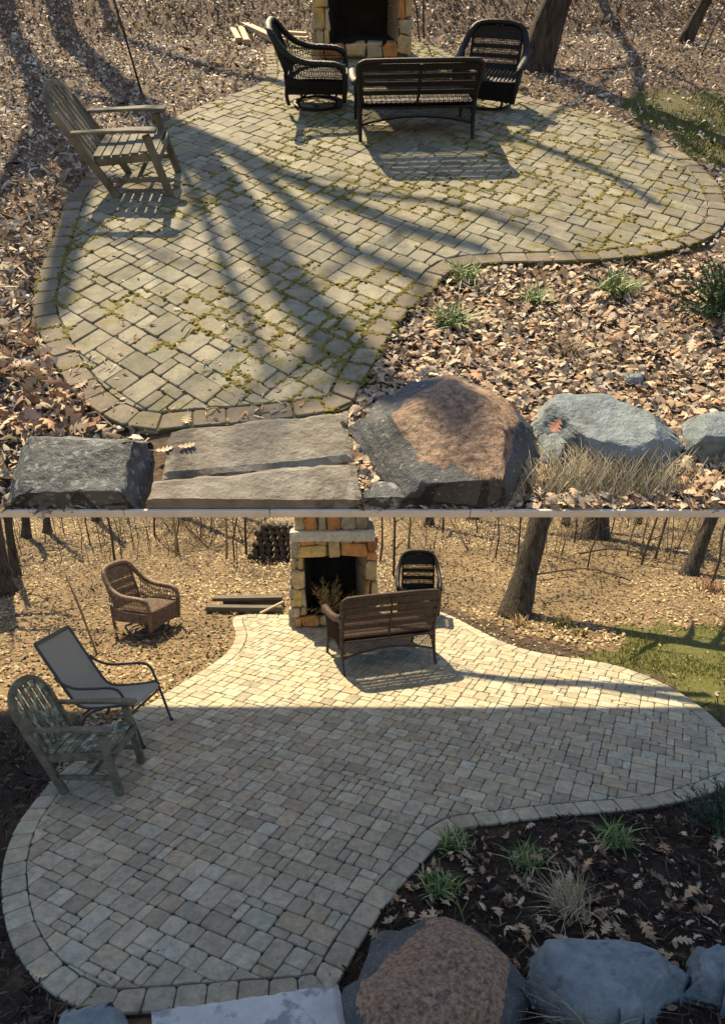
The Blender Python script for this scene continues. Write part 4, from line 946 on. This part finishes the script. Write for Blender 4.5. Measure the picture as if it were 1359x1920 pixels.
# ------------------------------------------------------------------ plants
def tuft(F, loc, n, h, cols, label, wd=.006, lean=.8, spread=.05, name='grass_clump', cat='plant', group=None, lie=None, wide=None):
    V = []; Fc = []; C = []
    for k in range(n):
        a = random.uniform(0, 2 * math.pi); L = h * random.uniform(.55, 1.2); ln = random.gauss(lean, .3)
        d = Vector((math.cos(a), math.sin(a), 0))
        if lie is not None: d = (d * .7 + Vector(lie)).normalized()
        b = Vector((random.gauss(0, wide or spread), max(-spread * 1.5, random.gauss(0, spread)), -.01)); s = Vector((-d.y, d.x, 0)) * wd * random.uniform(.6, 1.2); o = len(V); N = 5
        for i in range(N):
            t = i / (N - 1); p = b + d * (L * ln * t * (.35 + .65 * t)) + Vector((0, 0, L * (t - .55 * ln * t * t * .9)))
            p.z = max(p.z, .008 + .02 * random.random()) if i else p.z
            wv = s * (1 - t ** 2 * .9); V += [p - wv, p + wv]
        Fc += [(o + 2 * i, o + 2 * i + 1, o + 2 * i + 3, o + 2 * i + 2) for i in range(N - 1)]; kk = random.uniform(.7, 1.25); c = random.choice(cols); C += [tuple(x * kk for x in c)] * (2 * N)
    me = mesh_np(name, np.array([tuple(v) for v in V]), np.array(Fc), np.array(C)); me.materials.append(M['leaf'])
    return link(bpy.data.objects.new(name, me), None, F @ Matrix.Translation(Vector(loc)), label, cat, group)
LEAFY = [(.12, .22, .05), (.18, .29, .08), (.26, .35, .13), (.09, .16, .05), (.40, .38, .20)]
STRAW = [(.44, .36, .22), (.54, .46, .30), (.36, .28, .16), (.30, .28, .14)]
def ga3(px, py): p = gA(px, py); return (p.x, p.y, 0)
def gb3(px, py): p = gB(px, py); return (p.x, p.y, 0)
for (px, py, n, h, lb) in [(868, 522, 120, .125, 'green leafy clump in the corner where the mossy patio edge bends'), (842, 608, 120, .125, 'green leafy clump between the mossy patio and the tan oak leaves'),
                           (1148, 548, 150, .15, 'largest green leafy clump among the tan oak leaves'), (1000, 566, 80, .11, 'sparse green clump in the middle of the tan oak leaves')]:
    tuft(FA, ga3(px, py), n, h, LEAFY, lb, .0045, .75, .035, 'leafy_clump')
for (px, py, n, h, lb) in [(852, 1585, 100, .15, 'green leafy clump tucked against the border of the pale patio'), (826, 1672, 120, .16, 'green leafy clump above the rust brown boulder in dark mulch'),
                           (990, 1617, 120, .16, 'green leafy clump in the middle of the dark mulch bed'), (1155, 1580, 130, .19, 'largest green leafy clump in the dark mulch bed')]:
    tuft(FB, gb3(px, py), n, h, LEAFY, lb, .009, .75, .06, 'leafy_clump')
tuft(FB, gb3(1072, 1712), 170, .30, STRAW, 'straw coloured grass clump in the dark mulch bed', .0035, .8, .06, lie=(-.5, .35, 0))
tuft(FB, gb3(1110, 1935), 170, .34, STRAW, 'straw coloured grass clump spilling over the foot of the slate blue boulder', .0035, .85, .07, lie=(-.1, .5, 0))
tuft(FA, ga3(1062, 662), 80, .14, [(.20, .15, .09), (.28, .22, .13)], 'brown withered grass clump in the bed of tan oak leaves', .0025, .85, .03)
tuft(FA, ga3(1130, 925), 900, .17, STRAW + [(.6, .52, .36)], 'straw coloured grass spreading in front of the long blue grey boulder', .0018, .9, .028, lie=(.15, 1.1, 0), wide=.13)
tuft(FA, ga3(45, 262), 60, .07, [(.26, .14, .07), (.36, .2, .1)], 'small rust brown dried plant in leaf litter beside the old armchair', .003, .6, .03)
tuft(FB, gb3(1052, 1172), 90, .22, [(.22, .19, .05), (.30, .24, .08), (.16, .16, .05)], 'dull olive clump to the right of the big leaning tree', .008, .6, .08)
tuft(FB, gb3(1088, 1190), 60, .15, [(.22, .20, .05), (.30, .24, .08)], 'low olive clump nearest the pale patio beside the big leaning tree', .008, .6, .06)
tuft(FB, gb3(975, 1172), 60, .22, [(.40, .28, .14), (.48, .34, .18)], 'tan dried plant at the foot of the big leaning tree', .006, .5, .05)
tuft(FB, gb3(1330, 1110), 80, .40, [(.16, .07, .045), (.22, .10, .06)], 'dark reddish brushy plant at the edge of the woodland', .006, .6, .12)

# ------------------------------------------------------------------ trees
def limb(mb, p, d, L, r, depth, rng, wander=.25):
    n = max(3, int(L / .35)); pts = [p.copy()]; q = p.copy(); dd = d.copy()
    for i in range(n):
        dd = (dd + Vector((rng.gauss(0, wander), rng.gauss(0, wander), rng.gauss(.04, wander))) * .35).normalized(); q = q + dd * (L / n); pts.append(q.copy())
    mb.tube(pts, [max(.002, r * (1 - .8 * i / n)) for i in range(n + 1)], 6 if r > .02 else 4)
    if depth > 0:
        for k in range(rng.randint(2, 4)):
            i = rng.randint(max(1, n // 3), n); t = (pts[i] - pts[i - 1]).normalized(); s = Vector((rng.uniform(-1, 1), rng.uniform(-1, 1), rng.uniform(-.2, .8))).normalized()
            limb(mb, pts[i], (t * .5 + s * .8).normalized(), L * rng.uniform(.4, .65), r * (1 - .8 * i / n) * .6 + .001, depth - 1, rng, wander)
def tree(F, pts, rads, label, nl=6, seed=1, from_=.45, name='tree', m='bark', Ls=1.6, depth=2, group=None, n=16, flare=True):
    base = Vector(pts[0]); t = thing(name, label, 'tree', F, base, 0, group); rng = random.Random(seed)
    P = smooth_path([Vector(p) - base for p in pts], 8); k = len(P); R = [rads[0] + (rads[1] - rads[0]) * i / (k - 1) for i in range(k)]
    b = MB(); up = [p.copy() for p in P]; up.insert(0, up[0] - (up[1] - up[0]).normalized() * .25); rr = [R[0] * 1.5] + [r * (1 + (.55 * math.exp(-(up[i + 1] - up[1]).length / (rads[0] * 2.2)) if flare else 0)) for i, r in enumerate(R)]
    b.tube(up, rr, n)
    b.v = [tuple(Vector(v) + noise.noise_vector(Vector(v) * (1.2 / max(.05, rads[0])) + Vector((seed, 0, 0))) * rads[0] * .16) for v in b.v]
    mk('trunk', b, M[m], t, smooth=True)
    if nl:
        b = MB()
        for j in range(nl):
            f = from_ + (1 - from_) * (j + rng.random()) / nl; i = min(k - 2, int(f * (k - 1))); a = rng.uniform(0, 2 * math.pi)
            d = Vector((math.cos(a), math.sin(a), rng.uniform(.2, .9))).normalized(); limb(b, P[i], d, Ls * rng.uniform(.6, 1.2), R[i] * .5, depth, rng)
        mk('branches', b, M['bark_thin'], t, smooth=True)
    return t
def lean(g, px, py, h, dx, dy, seg=3, bend=0):
    p = g(px, py); return [(p.x + dx * h * i / seg + bend * math.sin(i / seg * 3.1), p.y + dy * h * i / seg, h * i / seg) for i in range(seg + 1)]
tree(FB, lean(gB, 965, 1152, 6.5, .24, .16, 4), (.19, .12), 'big leaning tree trunk beside the pale patio', 8, 3, .62)
tree(FB, lean(gB, 1115, 1010, 6.5, .01, .05), (.26, .16), 'thick ridged tree trunk far back in the sunlit woodland', 7, 4, .6)
tree(FB, lean(gB, 1290, 1077, 6.5, .32, .1), (.13, .08), 'slim dark tree leaning to the side in the sunlit woodland', 7, 5, .5)
tree(FB, lean(gB, 2, 1112, 6.0, -.06, .1), (.20, .14), 'thick pale barked trunk cut off by the frame beyond the sling chair', 7, 6, .6)
tree(FB, lean(gB, 30, 1078, 6.0, -.04, .08), (.085, .05), 'slim trunk behind the pale barked trunk near the faded armchair', 6, 7, .5)
tree(FB, lean(gB, 1060, 985, 6.0, .02, .05), (.10, .07), 'thin trunk behind the big leaning tree', 6, 8, .5)
tree(FB, lean(gB, 50, 1010, 6.0, .0, .05, 3, .15), (.10, .06), 'forked dark trunk at the back of the woodland', 6, 9, .3)
for k, (px, py, h, dx, r, lb) in enumerate([(90, 1000, 7.5, .03, .09, 'slender straight trunk behind the faded brown armchair'), (182, 978, 8, -.02, .11, 'straight trunk at the very back of the woodland above the faded armchair'),
        (350, 976, 8, .03, .12, 'straight trunk at the back of the woodland between faded armchair and woodpile'), (805, 984, 8, -.02, .10, 'straight trunk at the back of the woodland above the black armchair'),
        (885, 974, 8, .04, .13, 'dark trunk just behind and beside the big leaning tree'), (1195, 982, 8, .08, .10, 'slender trunk between the thick ridged trunk and the slim dark leaning tree'), (-60, 1015, 8, 0, .16, 'trunk beyond the edge of the woodland'), (450, 970, 8, .0, .11, 'straight trunk beside the woodpile')]):
    tree(FB, lean(gB, px, py, h, dx, .04), (r, r * .55), lb, 9, 40 + k, .3, Ls=2.4, n=10)
tree(FA, lean(gA, 1000, 128, 4.4, .26, .10, 4), (.135, .08), 'leaning tree trunk casting a long shadow behind the dark armchair', 7, 3, .5, Ls=1.2)
tree(FA, lean(gA, 1283, 78, 4.0, .34, .10), (.062, .04), 'slim dark tree in leaf litter past the mossy patio', 6, 5, .4, Ls=1.0)

# bare trees just above the terrace; the long shadows on the old pavers are theirs
def cast(px, py, y0):
    """where a branch standing in the upright plane y0 must be for its shadow to lie at this spot of the terrace"""
    p = gA(px, py); k = SUN_UP / SUN_UP.z; z = (y0 - p.y) / k.y; return Vector((p.x + k.x * z, y0, z))
YT = TOP_Y - .12
def shadow_tree(paths, r, label, seed, x0=None):
    first = cast(*paths[0][0][0], YT); b0 = Vector((first.x if x0 is None else x0, YT, bankz(YT))); t = thing('bare_tree', label, 'tree', FA, b0, 0, 'bare trees at the top of the terrace')
    rng = random.Random(seed)
    for k, (pp, ra, rb) in enumerate(paths):
        pts = [cast(*q, YT) - b0 for q in pp]
        if k == 0: pts = [Vector((0, 0, -.1))] + pts
        pts = smooth_path(pts, 5); n = len(pts); b = MB(); b.tube(pts, [ra + (rb - ra) * i / (n - 1) for i in range(n)], 10)
        tk = mk('trunk' if k == 0 else 'limb', b, M['bark'], t, smooth=True)
        b = MB()
        for j in range(5):
            i = rng.randint(n // 3, n - 1); a = rng.uniform(0, 6.28); limb(b, pts[i], Vector((math.cos(a), .3 * math.sin(a), .4)).normalized(), rng.uniform(.5, 1.1), rb * .35 + .004, 1, rng)
        mk('twigs', b, M['bark_thin'], tk)
shadow_tree([([(120, 60), (200, 140), (300, 232), (420, 355), (555, 560), (690, 715), (830, 850), (930, 960)], .15, .12), ([(300, 232), (345, 330), (400, 450), (470, 620), (520, 740)], .05, .03), ([(590, 365), (700, 380), (860, 400), (1040, 470)], .04, .025), ([(300, 232), (430, 290), (590, 365), (740, 432), (920, 486)], .085, .05), ([(430, 290), (540, 385), (640, 470), (810, 545)], .065, .045)],
            .1, 'bare forked tree at the top of the terrace, throwing shadows over mossy pavers', 21)
shadow_tree([([(20, 60), (60, 130), (80, 230), (60, 330)], .13, .10), ([(80, 230), (150, 330), (140, 420), (105, 600)], .11, .09), ([(60, 130), (130, 170), (230, 200), (300, 260)], .06, .05), ([(80, 230), (30, 300), (-20, 420)], .07, .05)], .1, 'bare tree above the leaf litter at the top of the terrace', 22)
shadow_tree([([(210, 60), (330, 110), (480, 150), (640, 200), (900, 250), (1120, 330), (1240, 400)], .065, .04)], .05, 'slender bare tree bending over the top of the terrace', 23)
shadow_tree([([(1130, 40), (1190, 110), (1200, 200), (1230, 300)], .06, .04), ([(1180, 100), (1300, 160), (1400, 230)], .035, .025), ([(1190, 110), (1120, 160), (1010, 250), (900, 290)], .03, .02), ([(1200, 200), (1290, 270), (1390, 330)], .035, .025)], .05, 'slender bare tree above the grassy end of the terrace', 24)

FAI = FA.inverted()
def cast_low(px, py, z):
    p = gB(px, py); return FAI @ (p + SUN / SUN.z * (z - 0.0))
# added unseen brush that breaks up the slab's shade edge, and one long limb that bars the sunlit pavers below
rb = random.Random(31)
for k in range(16):
    t = (k + rb.uniform(.1, .9)) / 16; y = TOP_Y - .03; x = side_x(y, t); o = thing('added_shrub', 'added unseen twiggy shrub at the top of the terrace, breaking up the shade edge below', 'shrub', FA, (x, y, bankz(y)), 0, 'added unseen shrubs at the top of the terrace')
    b = MB()
    for j in range(11):
        a = rb.uniform(.2, 2.9); limb(b, Vector((rb.gauss(0, .05), rb.gauss(0, .03), -.05)), Vector((math.cos(a) * .9, .55 * abs(math.sin(a)), rb.uniform(.2, .8))).normalized(), rb.uniform(.3, .95), rb.uniform(.008, .02), 2, rb)
    mk('twigs', b, M['bark_thin'], o)
y = TOP_Y - .05; x = side_x(y, .74); o = thing('bare_tree', 'leaning bare tree at the top of the terrace with one long level limb', 'tree', FA, (x, y, bankz(y)), 0); bo = Vector((x, y, bankz(y)))
lim = [cast_low(*q, 9.2) - bo for q in ((1330, 1305), (1230, 1297), (1100, 1288), (960, 1280), (840, 1264), (740, 1250))]
b = MB(); pt = smooth_path([Vector((0, 0, -.1)), lim[2] * .4 + Vector((0, 0, .15)), lim[2]], 5); b.tube(pt, [.11 - .003 * i for i in range(len(pt))], 10); tk = mk('trunk', b, M['bark'], o, smooth=True)
b = MB(); pt = smooth_path(lim, 6); n = len(pt); b.tube(pt, [.10 - .07 * abs(i / n - .4) for i in range(n)], 8); lo = mk('limb', b, M['bark'], o, smooth=True)
b = MB()
for i in range(12): q = rb.choice(pt); limb(b, q, Vector((rb.uniform(-1, 1), rb.uniform(-.2, 1), rb.uniform(-.3, .8))).normalized(), rb.uniform(.4, 1.0), .02, 1, rb)
mk('twigs', b, M['bark_thin'], lo)
def sapling(F, p, h, dx, dy, r, seed, label, group, m='bark_thin', tw=5):
    t = thing('sapling', label, 'sapling', F, p, 0, group); rng = random.Random(seed)
    pts = [Vector((0, 0, -.05))]; n = 6
    for i in range(1, n + 1): pts.append(Vector((dx * h * i / n + rng.gauss(0, .03), dy * h * i / n + rng.gauss(0, .03), h * i / n)))
    b = MB(); b.tube(pts, [r * (1 - .6 * i / n) for i in range(n + 1)], 6); mk('stem', b, M[m], t, smooth=True)
    b = MB()
    for j in range(tw):
        i = rng.randint(1, n); a = rng.uniform(0, 6.28); limb(b, pts[i], Vector((math.cos(a), math.sin(a), .7)).normalized(), h * rng.uniform(.15, .35), r * .45, 1, rng)
    mk('twigs', b, M[m], t)
sap = [(330, 1040, .02), (335, 1035, -.01), (215, 1050, -.05), (290, 1005, 0), (395, 1000, .03), (425, 1048, .0), (440, 1050, .01), (462, 1040, -.02), (712, 1055, .03), (738, 1082, .0), (765, 1030, .02), (830, 1000, .0), (895, 1000, -.01),
       (927, 1050, .05), (968, 1075, .03), (985, 1035, .06), (1075, 1020, .02), (1200, 1060, .18), (1225, 1055, .16), (1260, 1050, .22), (1175, 1045, .12), (1330, 1105, .12), (170, 1020, -.02), (120, 1000, -.05), (85, 1020, .03), (240, 985, .01),
       (500, 1000, -.01), (375, 1010, .02), (1145, 1000, .10), (1010, 1060, .12), (1050, 1045, .18), (1100, 1070, .15)]
for k, (px, py, dx) in enumerate(sap):
    p = gB(px, py); sapling(FB, (p.x, p.y, 0), random.uniform(2.2, 3.6), dx * 1.3 + random.uniform(-.03, .03), random.uniform(-.05, .12), random.uniform(.016, .034), 100 + k,
                            'thin bare sapling standing in the sunlit woodland behind the pale patio', 'saplings in the sunlit woodland', 'bark_thin' if k % 5 else 'stem_pale')
rs = random.Random(77)
for k in range(70):
    px = rs.uniform(-10, 1370); py = rs.uniform(970, 1062); lo = rs.random() < .35
    if 520 < px < 720: continue
    p = gB(px, py); sapling(FB, (p.x, p.y, 0), rs.uniform(.7, 1.2) if lo else rs.uniform(2.0, 3.4), (px - 680) / 5200 + rs.gauss(0, .07), rs.uniform(-.05, .1), rs.uniform(.007, .014), 300 + k,
                            'thread thin bare sapling in the dense brush behind the pale patio', 'thread thin saplings in the brush', 'bark_thin' if k % 3 else 'stem_pale', 3)
for k in range(34):
    px = rs.uniform(-20, 1380); py = rs.uniform(968, 1075) if px > 760 else rs.uniform(968, 1030)
    if 490 < px < 740: continue
    p = gB(px, py); o = thing('brush', 'low tangled bare brush in the woodland behind the pale patio', 'brush', FB, (p.x, p.y, 0), 0, 'tangled brush in the woodland'); b = MB()
    for j in range(8):
        a = rs.uniform(0, 6.28); limb(b, Vector((0, 0, -.03)), Vector((math.cos(a), math.sin(a), rs.uniform(.5, 2.2))).normalized(), rs.uniform(.5, 1.6), rs.uniform(.005, .012), 2, rs, .4)
    mk('twigs', b, M['bark_thin' if k % 3 else 'stem_pale'], o)
for k, (px, py, dx) in enumerate([(980, 50, .1), (1120, 60, .25), (1150, 52, .12), (1210, 40, .3), (1310, 110, .25), (795, 70, .05), (788, 80, -.3), (1240, 30, .2), (905, 30, .1)]):
    p = gA(px, py); sapling(FA, (p.x, p.y, bankz(p.y)), random.uniform(1.0, 1.8), dx, random.uniform(.0, .15), random.uniform(.008, .014), 200 + k, 'thin bare sapling in the leaf litter behind the mossy patio', 'saplings behind the mossy patio', tw=4)

# fallen branches
def stick(F, g, pts, r, label, group=None, name='fallen_branch', z=.02, tw=3, seed=1, m='twig'):
    P = [g(*q) for q in pts]; c = P[0].copy(); rng = random.Random(seed); Q = [Vector((p.x - c.x, p.y - c.y, z + .02 * rng.random())) for p in P]; Q = smooth_path(Q, 4); n = len(Q)
    b = MB(); b.tube(Q, [r * (1 - .6 * i / n) for i in range(n)], 6)
    for k in range(tw):
        i = rng.randint(1, n - 1); a = rng.uniform(0, 6.28); limb(b, Q[i], Vector((math.cos(a), math.sin(a), .25)).normalized(), rng.uniform(.4, .8) * 25 * r, r * .5, 1, rng)
    return mk(name, b, M[m], None, F @ Matrix.Translation((c.x, c.y, 0)), smooth=True, label=label, cat='branch', group=group)
stick(FB, gB, [(1085, 1050), (1150, 1042), (1220, 1055)], .03, 'fallen branch arching across woodland leaves below the thick ridged trunk', seed=1, tw=8, z=.15)
stick(FB, gB, [(1000, 1090), (1100, 1078), (1180, 1100)], .025, 'tangled fallen branch in the leaves to the right of the big leaning tree', seed=2, tw=9, z=.12)
stick(FA, gA, [(1010, 130), (1080, 140), (1200, 128)], .010, 'thin fallen branch in the leaf litter behind the mossy patio', seed=3, tw=6)
stick(FA, gA, [(1080, 60), (1150, 45), (1260, 58)], .012, 'tangled fallen branch near the slim dark tree', seed=4, tw=8, z=.06)
stick(FA, gA, [(476, 778), (505, 773), (517, 768)], .0045, 'short tan twig lying on the border pavers above the old steps', seed=5, tw=0, m='stem_pale', z=PT_A + .006)
stick(FA, gA, [(345, 640), (352, 630), (360, 622)], .004, 'small dark twig lying on the mossy pavers', seed=6, tw=1, z=PT_A + .006)
stick(FA, gA, [(60, 830), (85, 800), (148, 818)], .006, 'bent twig behind the dark grey lichened boulder', seed=7, tw=2)
stick(FB, gB, [(110, 1912), (150, 1898), (200, 1885)], .006, 'thin pale twig beside the blue grey boulder and patio border', seed=8, tw=1, m='stem_pale')

# ------------------------------------------------------------------ poles, lumber, logs
def pole(F, a, b, r, m, label):
    mb = MB(); mb.tube([Vector((0, 0, -.1)), (Vector(b) - Vector(a)) * .5, Vector(b) - Vector(a)], r, 8); return mk('garden_stake', mb, m, None, F @ Matrix.Translation(Vector(a)), smooth=True, label=label, cat='stake')
def up_at(F, g, base, top):
    """3-D end of an upright thing whose foot stands at base and whose tip shows at top, in the plane of its foot"""
    p = g(*base); r = ray(*top) if F is FB else RT @ ray(*top); h = CAM_H if F is FB else H_UP; t = p.y / r.y; return (p.x, p.y, 0), (r.x * t, p.y, h + r.z * t)
pole(FA, *up_at(FA, gA, (268, 175), (206, -25)), .010, M['rod'], 'thin black stake leaning in the leaf litter behind the old armchair')
pole(FB, *up_at(FB, gB, (185, 1226), (124, 1077)), .016, M['rod_tan'], 'thin tan stake leaning in the leaves behind the sling chair')
def plank(F, a, b, wd, th, m, label, group=None, tilt=0):
    a = Vector(a); b = Vector(b); mb = MB(); mb.beam(Vector((0, 0, 0)), b - a, wd, th); return mk('plank', mb, m, None, F @ Matrix.Translation(a), bevel=.004, label=label, cat='plank', group=group)
def pa(px, py, z): p = gA(px, py, z); return (p.x, p.y, z)
def pb(px, py, z): p = gB(px, py, z); return (p.x, p.y, z)
plank(FA, pa(455, 45, .05), pa(535, 82, .05), .09, .055, M['lumber'], 'longest tan plank lying beside the dark fireplace')
plank(FA, pa(520, 60, .13), pa(575, 64, .13), .07, .03, M['lumber'], 'pale plank lying across the lumber next to the dark fireplace')
plank(FA, pa(520, 68, .03), pa(578, 72, .03), .08, .03, M['lumber'], 'lowest pale plank under the lumber next to the dark fireplace')
plank(FA, pa(435, 52, .03), pa(448, 75, .03), .07, .04, M['lumber'], 'short tan offcut, the farther from the dark fireplace')
plank(FA, pa(450, 48, .035), pa(463, 78, .035), .07, .04, M['lumber'], 'short tan offcut touching the longest tan plank')
plank(FB, pb(388, 1140, .06), pb(528, 1142, .06), .16, .09, M['lumber_dark'], 'weathered dark beam lowest in the pile beside the sunlit fireplace')
plank(FB, pb(400, 1122, .15), pb(530, 1120, .15), .18, .06, M['lumber_dark'], 'weathered dark board on top of the pile beside the sunlit fireplace')
plank(FB, pb(420, 1128, .05), pb(532, 1130, .05), .15, .08, M['lumber_dark'], 'weathered dark beam at the back of the pile beside the sunlit fireplace')
plank(FB, pb(488, 1150, .03), pb(532, 1128, .20), .06, .03, M['lumber'], 'pale narrow board leaning on the dark pile beside the sunlit fireplace')
lb = gB(512, 1050)
for r in range(6):
    for c in range(7 - r // 2):
        x = -.52 + c * .155 + (r % 2) * .075 + random.uniform(-.015, .015) + r * .05; z = .075 + r * .135; rad = random.uniform(.058, .078)
        mb = MB(); k = random.randint(7, 9); j = [random.uniform(.82, 1.08) for _ in range(k)]; vs = []
        for y in (-.22 + random.uniform(-.03, .03), .22):
            for i in range(k): a = 2 * math.pi * i / k; vs.append((rad * j[i] * math.cos(a), y, rad * j[i] * math.sin(a)))
        mb.add(vs, [(i, (i + 1) % k, k + (i + 1) % k, k + i) for i in range(k)] + [tuple(range(k - 1, -1, -1)), tuple(range(k, 2 * k))])
        mk('firewood_log', mb, M['log_bark'], None, FB @ Matrix.Translation((lb.x + x, lb.y + .2, z)), label='dark split log in the woodpile behind the sunlit fireplace', cat='log', group='logs in the woodpile')

# single oak leaves that stand out
def oak_leaf(F, p, size, col, label, rz):
    tv, tf = TO; mb = MB(); vs = [(x * size, y * size, (.35 * x * x + .5 * y * y) * size + .004) for x, y, z in tv]
    mb.add(vs, [tuple(f) for f in tf], col); mk('oak_leaf', mb, M['litter'], None, F @ Matrix.Translation(Vector(p)) @ Matrix.Rotation(rz, 4, 'Z') @ Matrix.Rotation(random.uniform(-.25, .25), 4, 'X'), label=label, cat='leaf', color=True)
for (px, py, sz, c, lbl, z) in [(350, 786, .10, (.52, .42, .26), 'pale oak leaf on the border pavers at the end of the old steps', PT_A), (565, 758, .06, (.46, .26, .13), 'small orange oak leaf on the border pavers', PT_A),
                                (350, 838, .09, (.46, .36, .24), 'curled oak leaf lying on the lower old stone step', .04), (333, 580, .05, (.60, .56, .50), 'bleached leaf in the middle of the mossy pavers', PT_A),
                                (140, 655, .10, (.34, .20, .17), 'purplish brown oak leaf on the mossy patio border', PT_A), (155, 722, .10, (.50, .34, .22), 'tan oak leaf at the near corner of the mossy patio', PT_A),
                                (308, 845, .09, (.55, .46, .36), 'pale leaf wedged between the dark grey boulder and old steps', .03), (1040, 800, .12, (.42, .20, .12), 'reddish oak leaf caught between two boulders on the terrace', .12),
                                (1028, 893, .10, (.50, .30, .15), 'orange brown oak leaf beside the straw coloured grass', .03)]:
    p = gA(px, py, z); oak_leaf(FA, (p.x, p.y, z), sz * .85, c, lbl, random.uniform(0, 6))
for (px, py, sz, c, lbl) in [(72, 1828, .15, (.52, .46, .30), 'pale oak leaf on the border of the clean patio'), (795, 1725, .14, (.54, .42, .28), 'tan oak leaf lying just above the rust brown boulder'),
                             (1135, 1742, .15, (.50, .38, .24), 'curled tan oak leaf between straw clump and slate blue boulder')]:
    p = gB(px, py, .035); oak_leaf(FB, (p.x, p.y, .036), sz, c, lbl, random.uniform(0, 6))
pb_ = [(975 + 6 * i, 1885 + (i * 7) % 17) for i in range(9)]
for i, q in enumerate(pb_):
    p = gB(*q); mb = MB(); bm = bmesh.new(); bmesh.ops.create_icosphere(bm, subdivisions=1, radius=random.uniform(.008, .015)); mb.add([v.co for v in bm.verts], [[v.index for v in f.verts] for f in bm.faces]); bm.free()
    mk('pebble', mb, M['pebble'], None, FB @ Matrix.Translation((p.x + random.uniform(-.02, .02), p.y, .035)), smooth=True, label='pale pebble between the rust brown and slate blue boulders', cat='pebble', group='pebbles by the boulders')
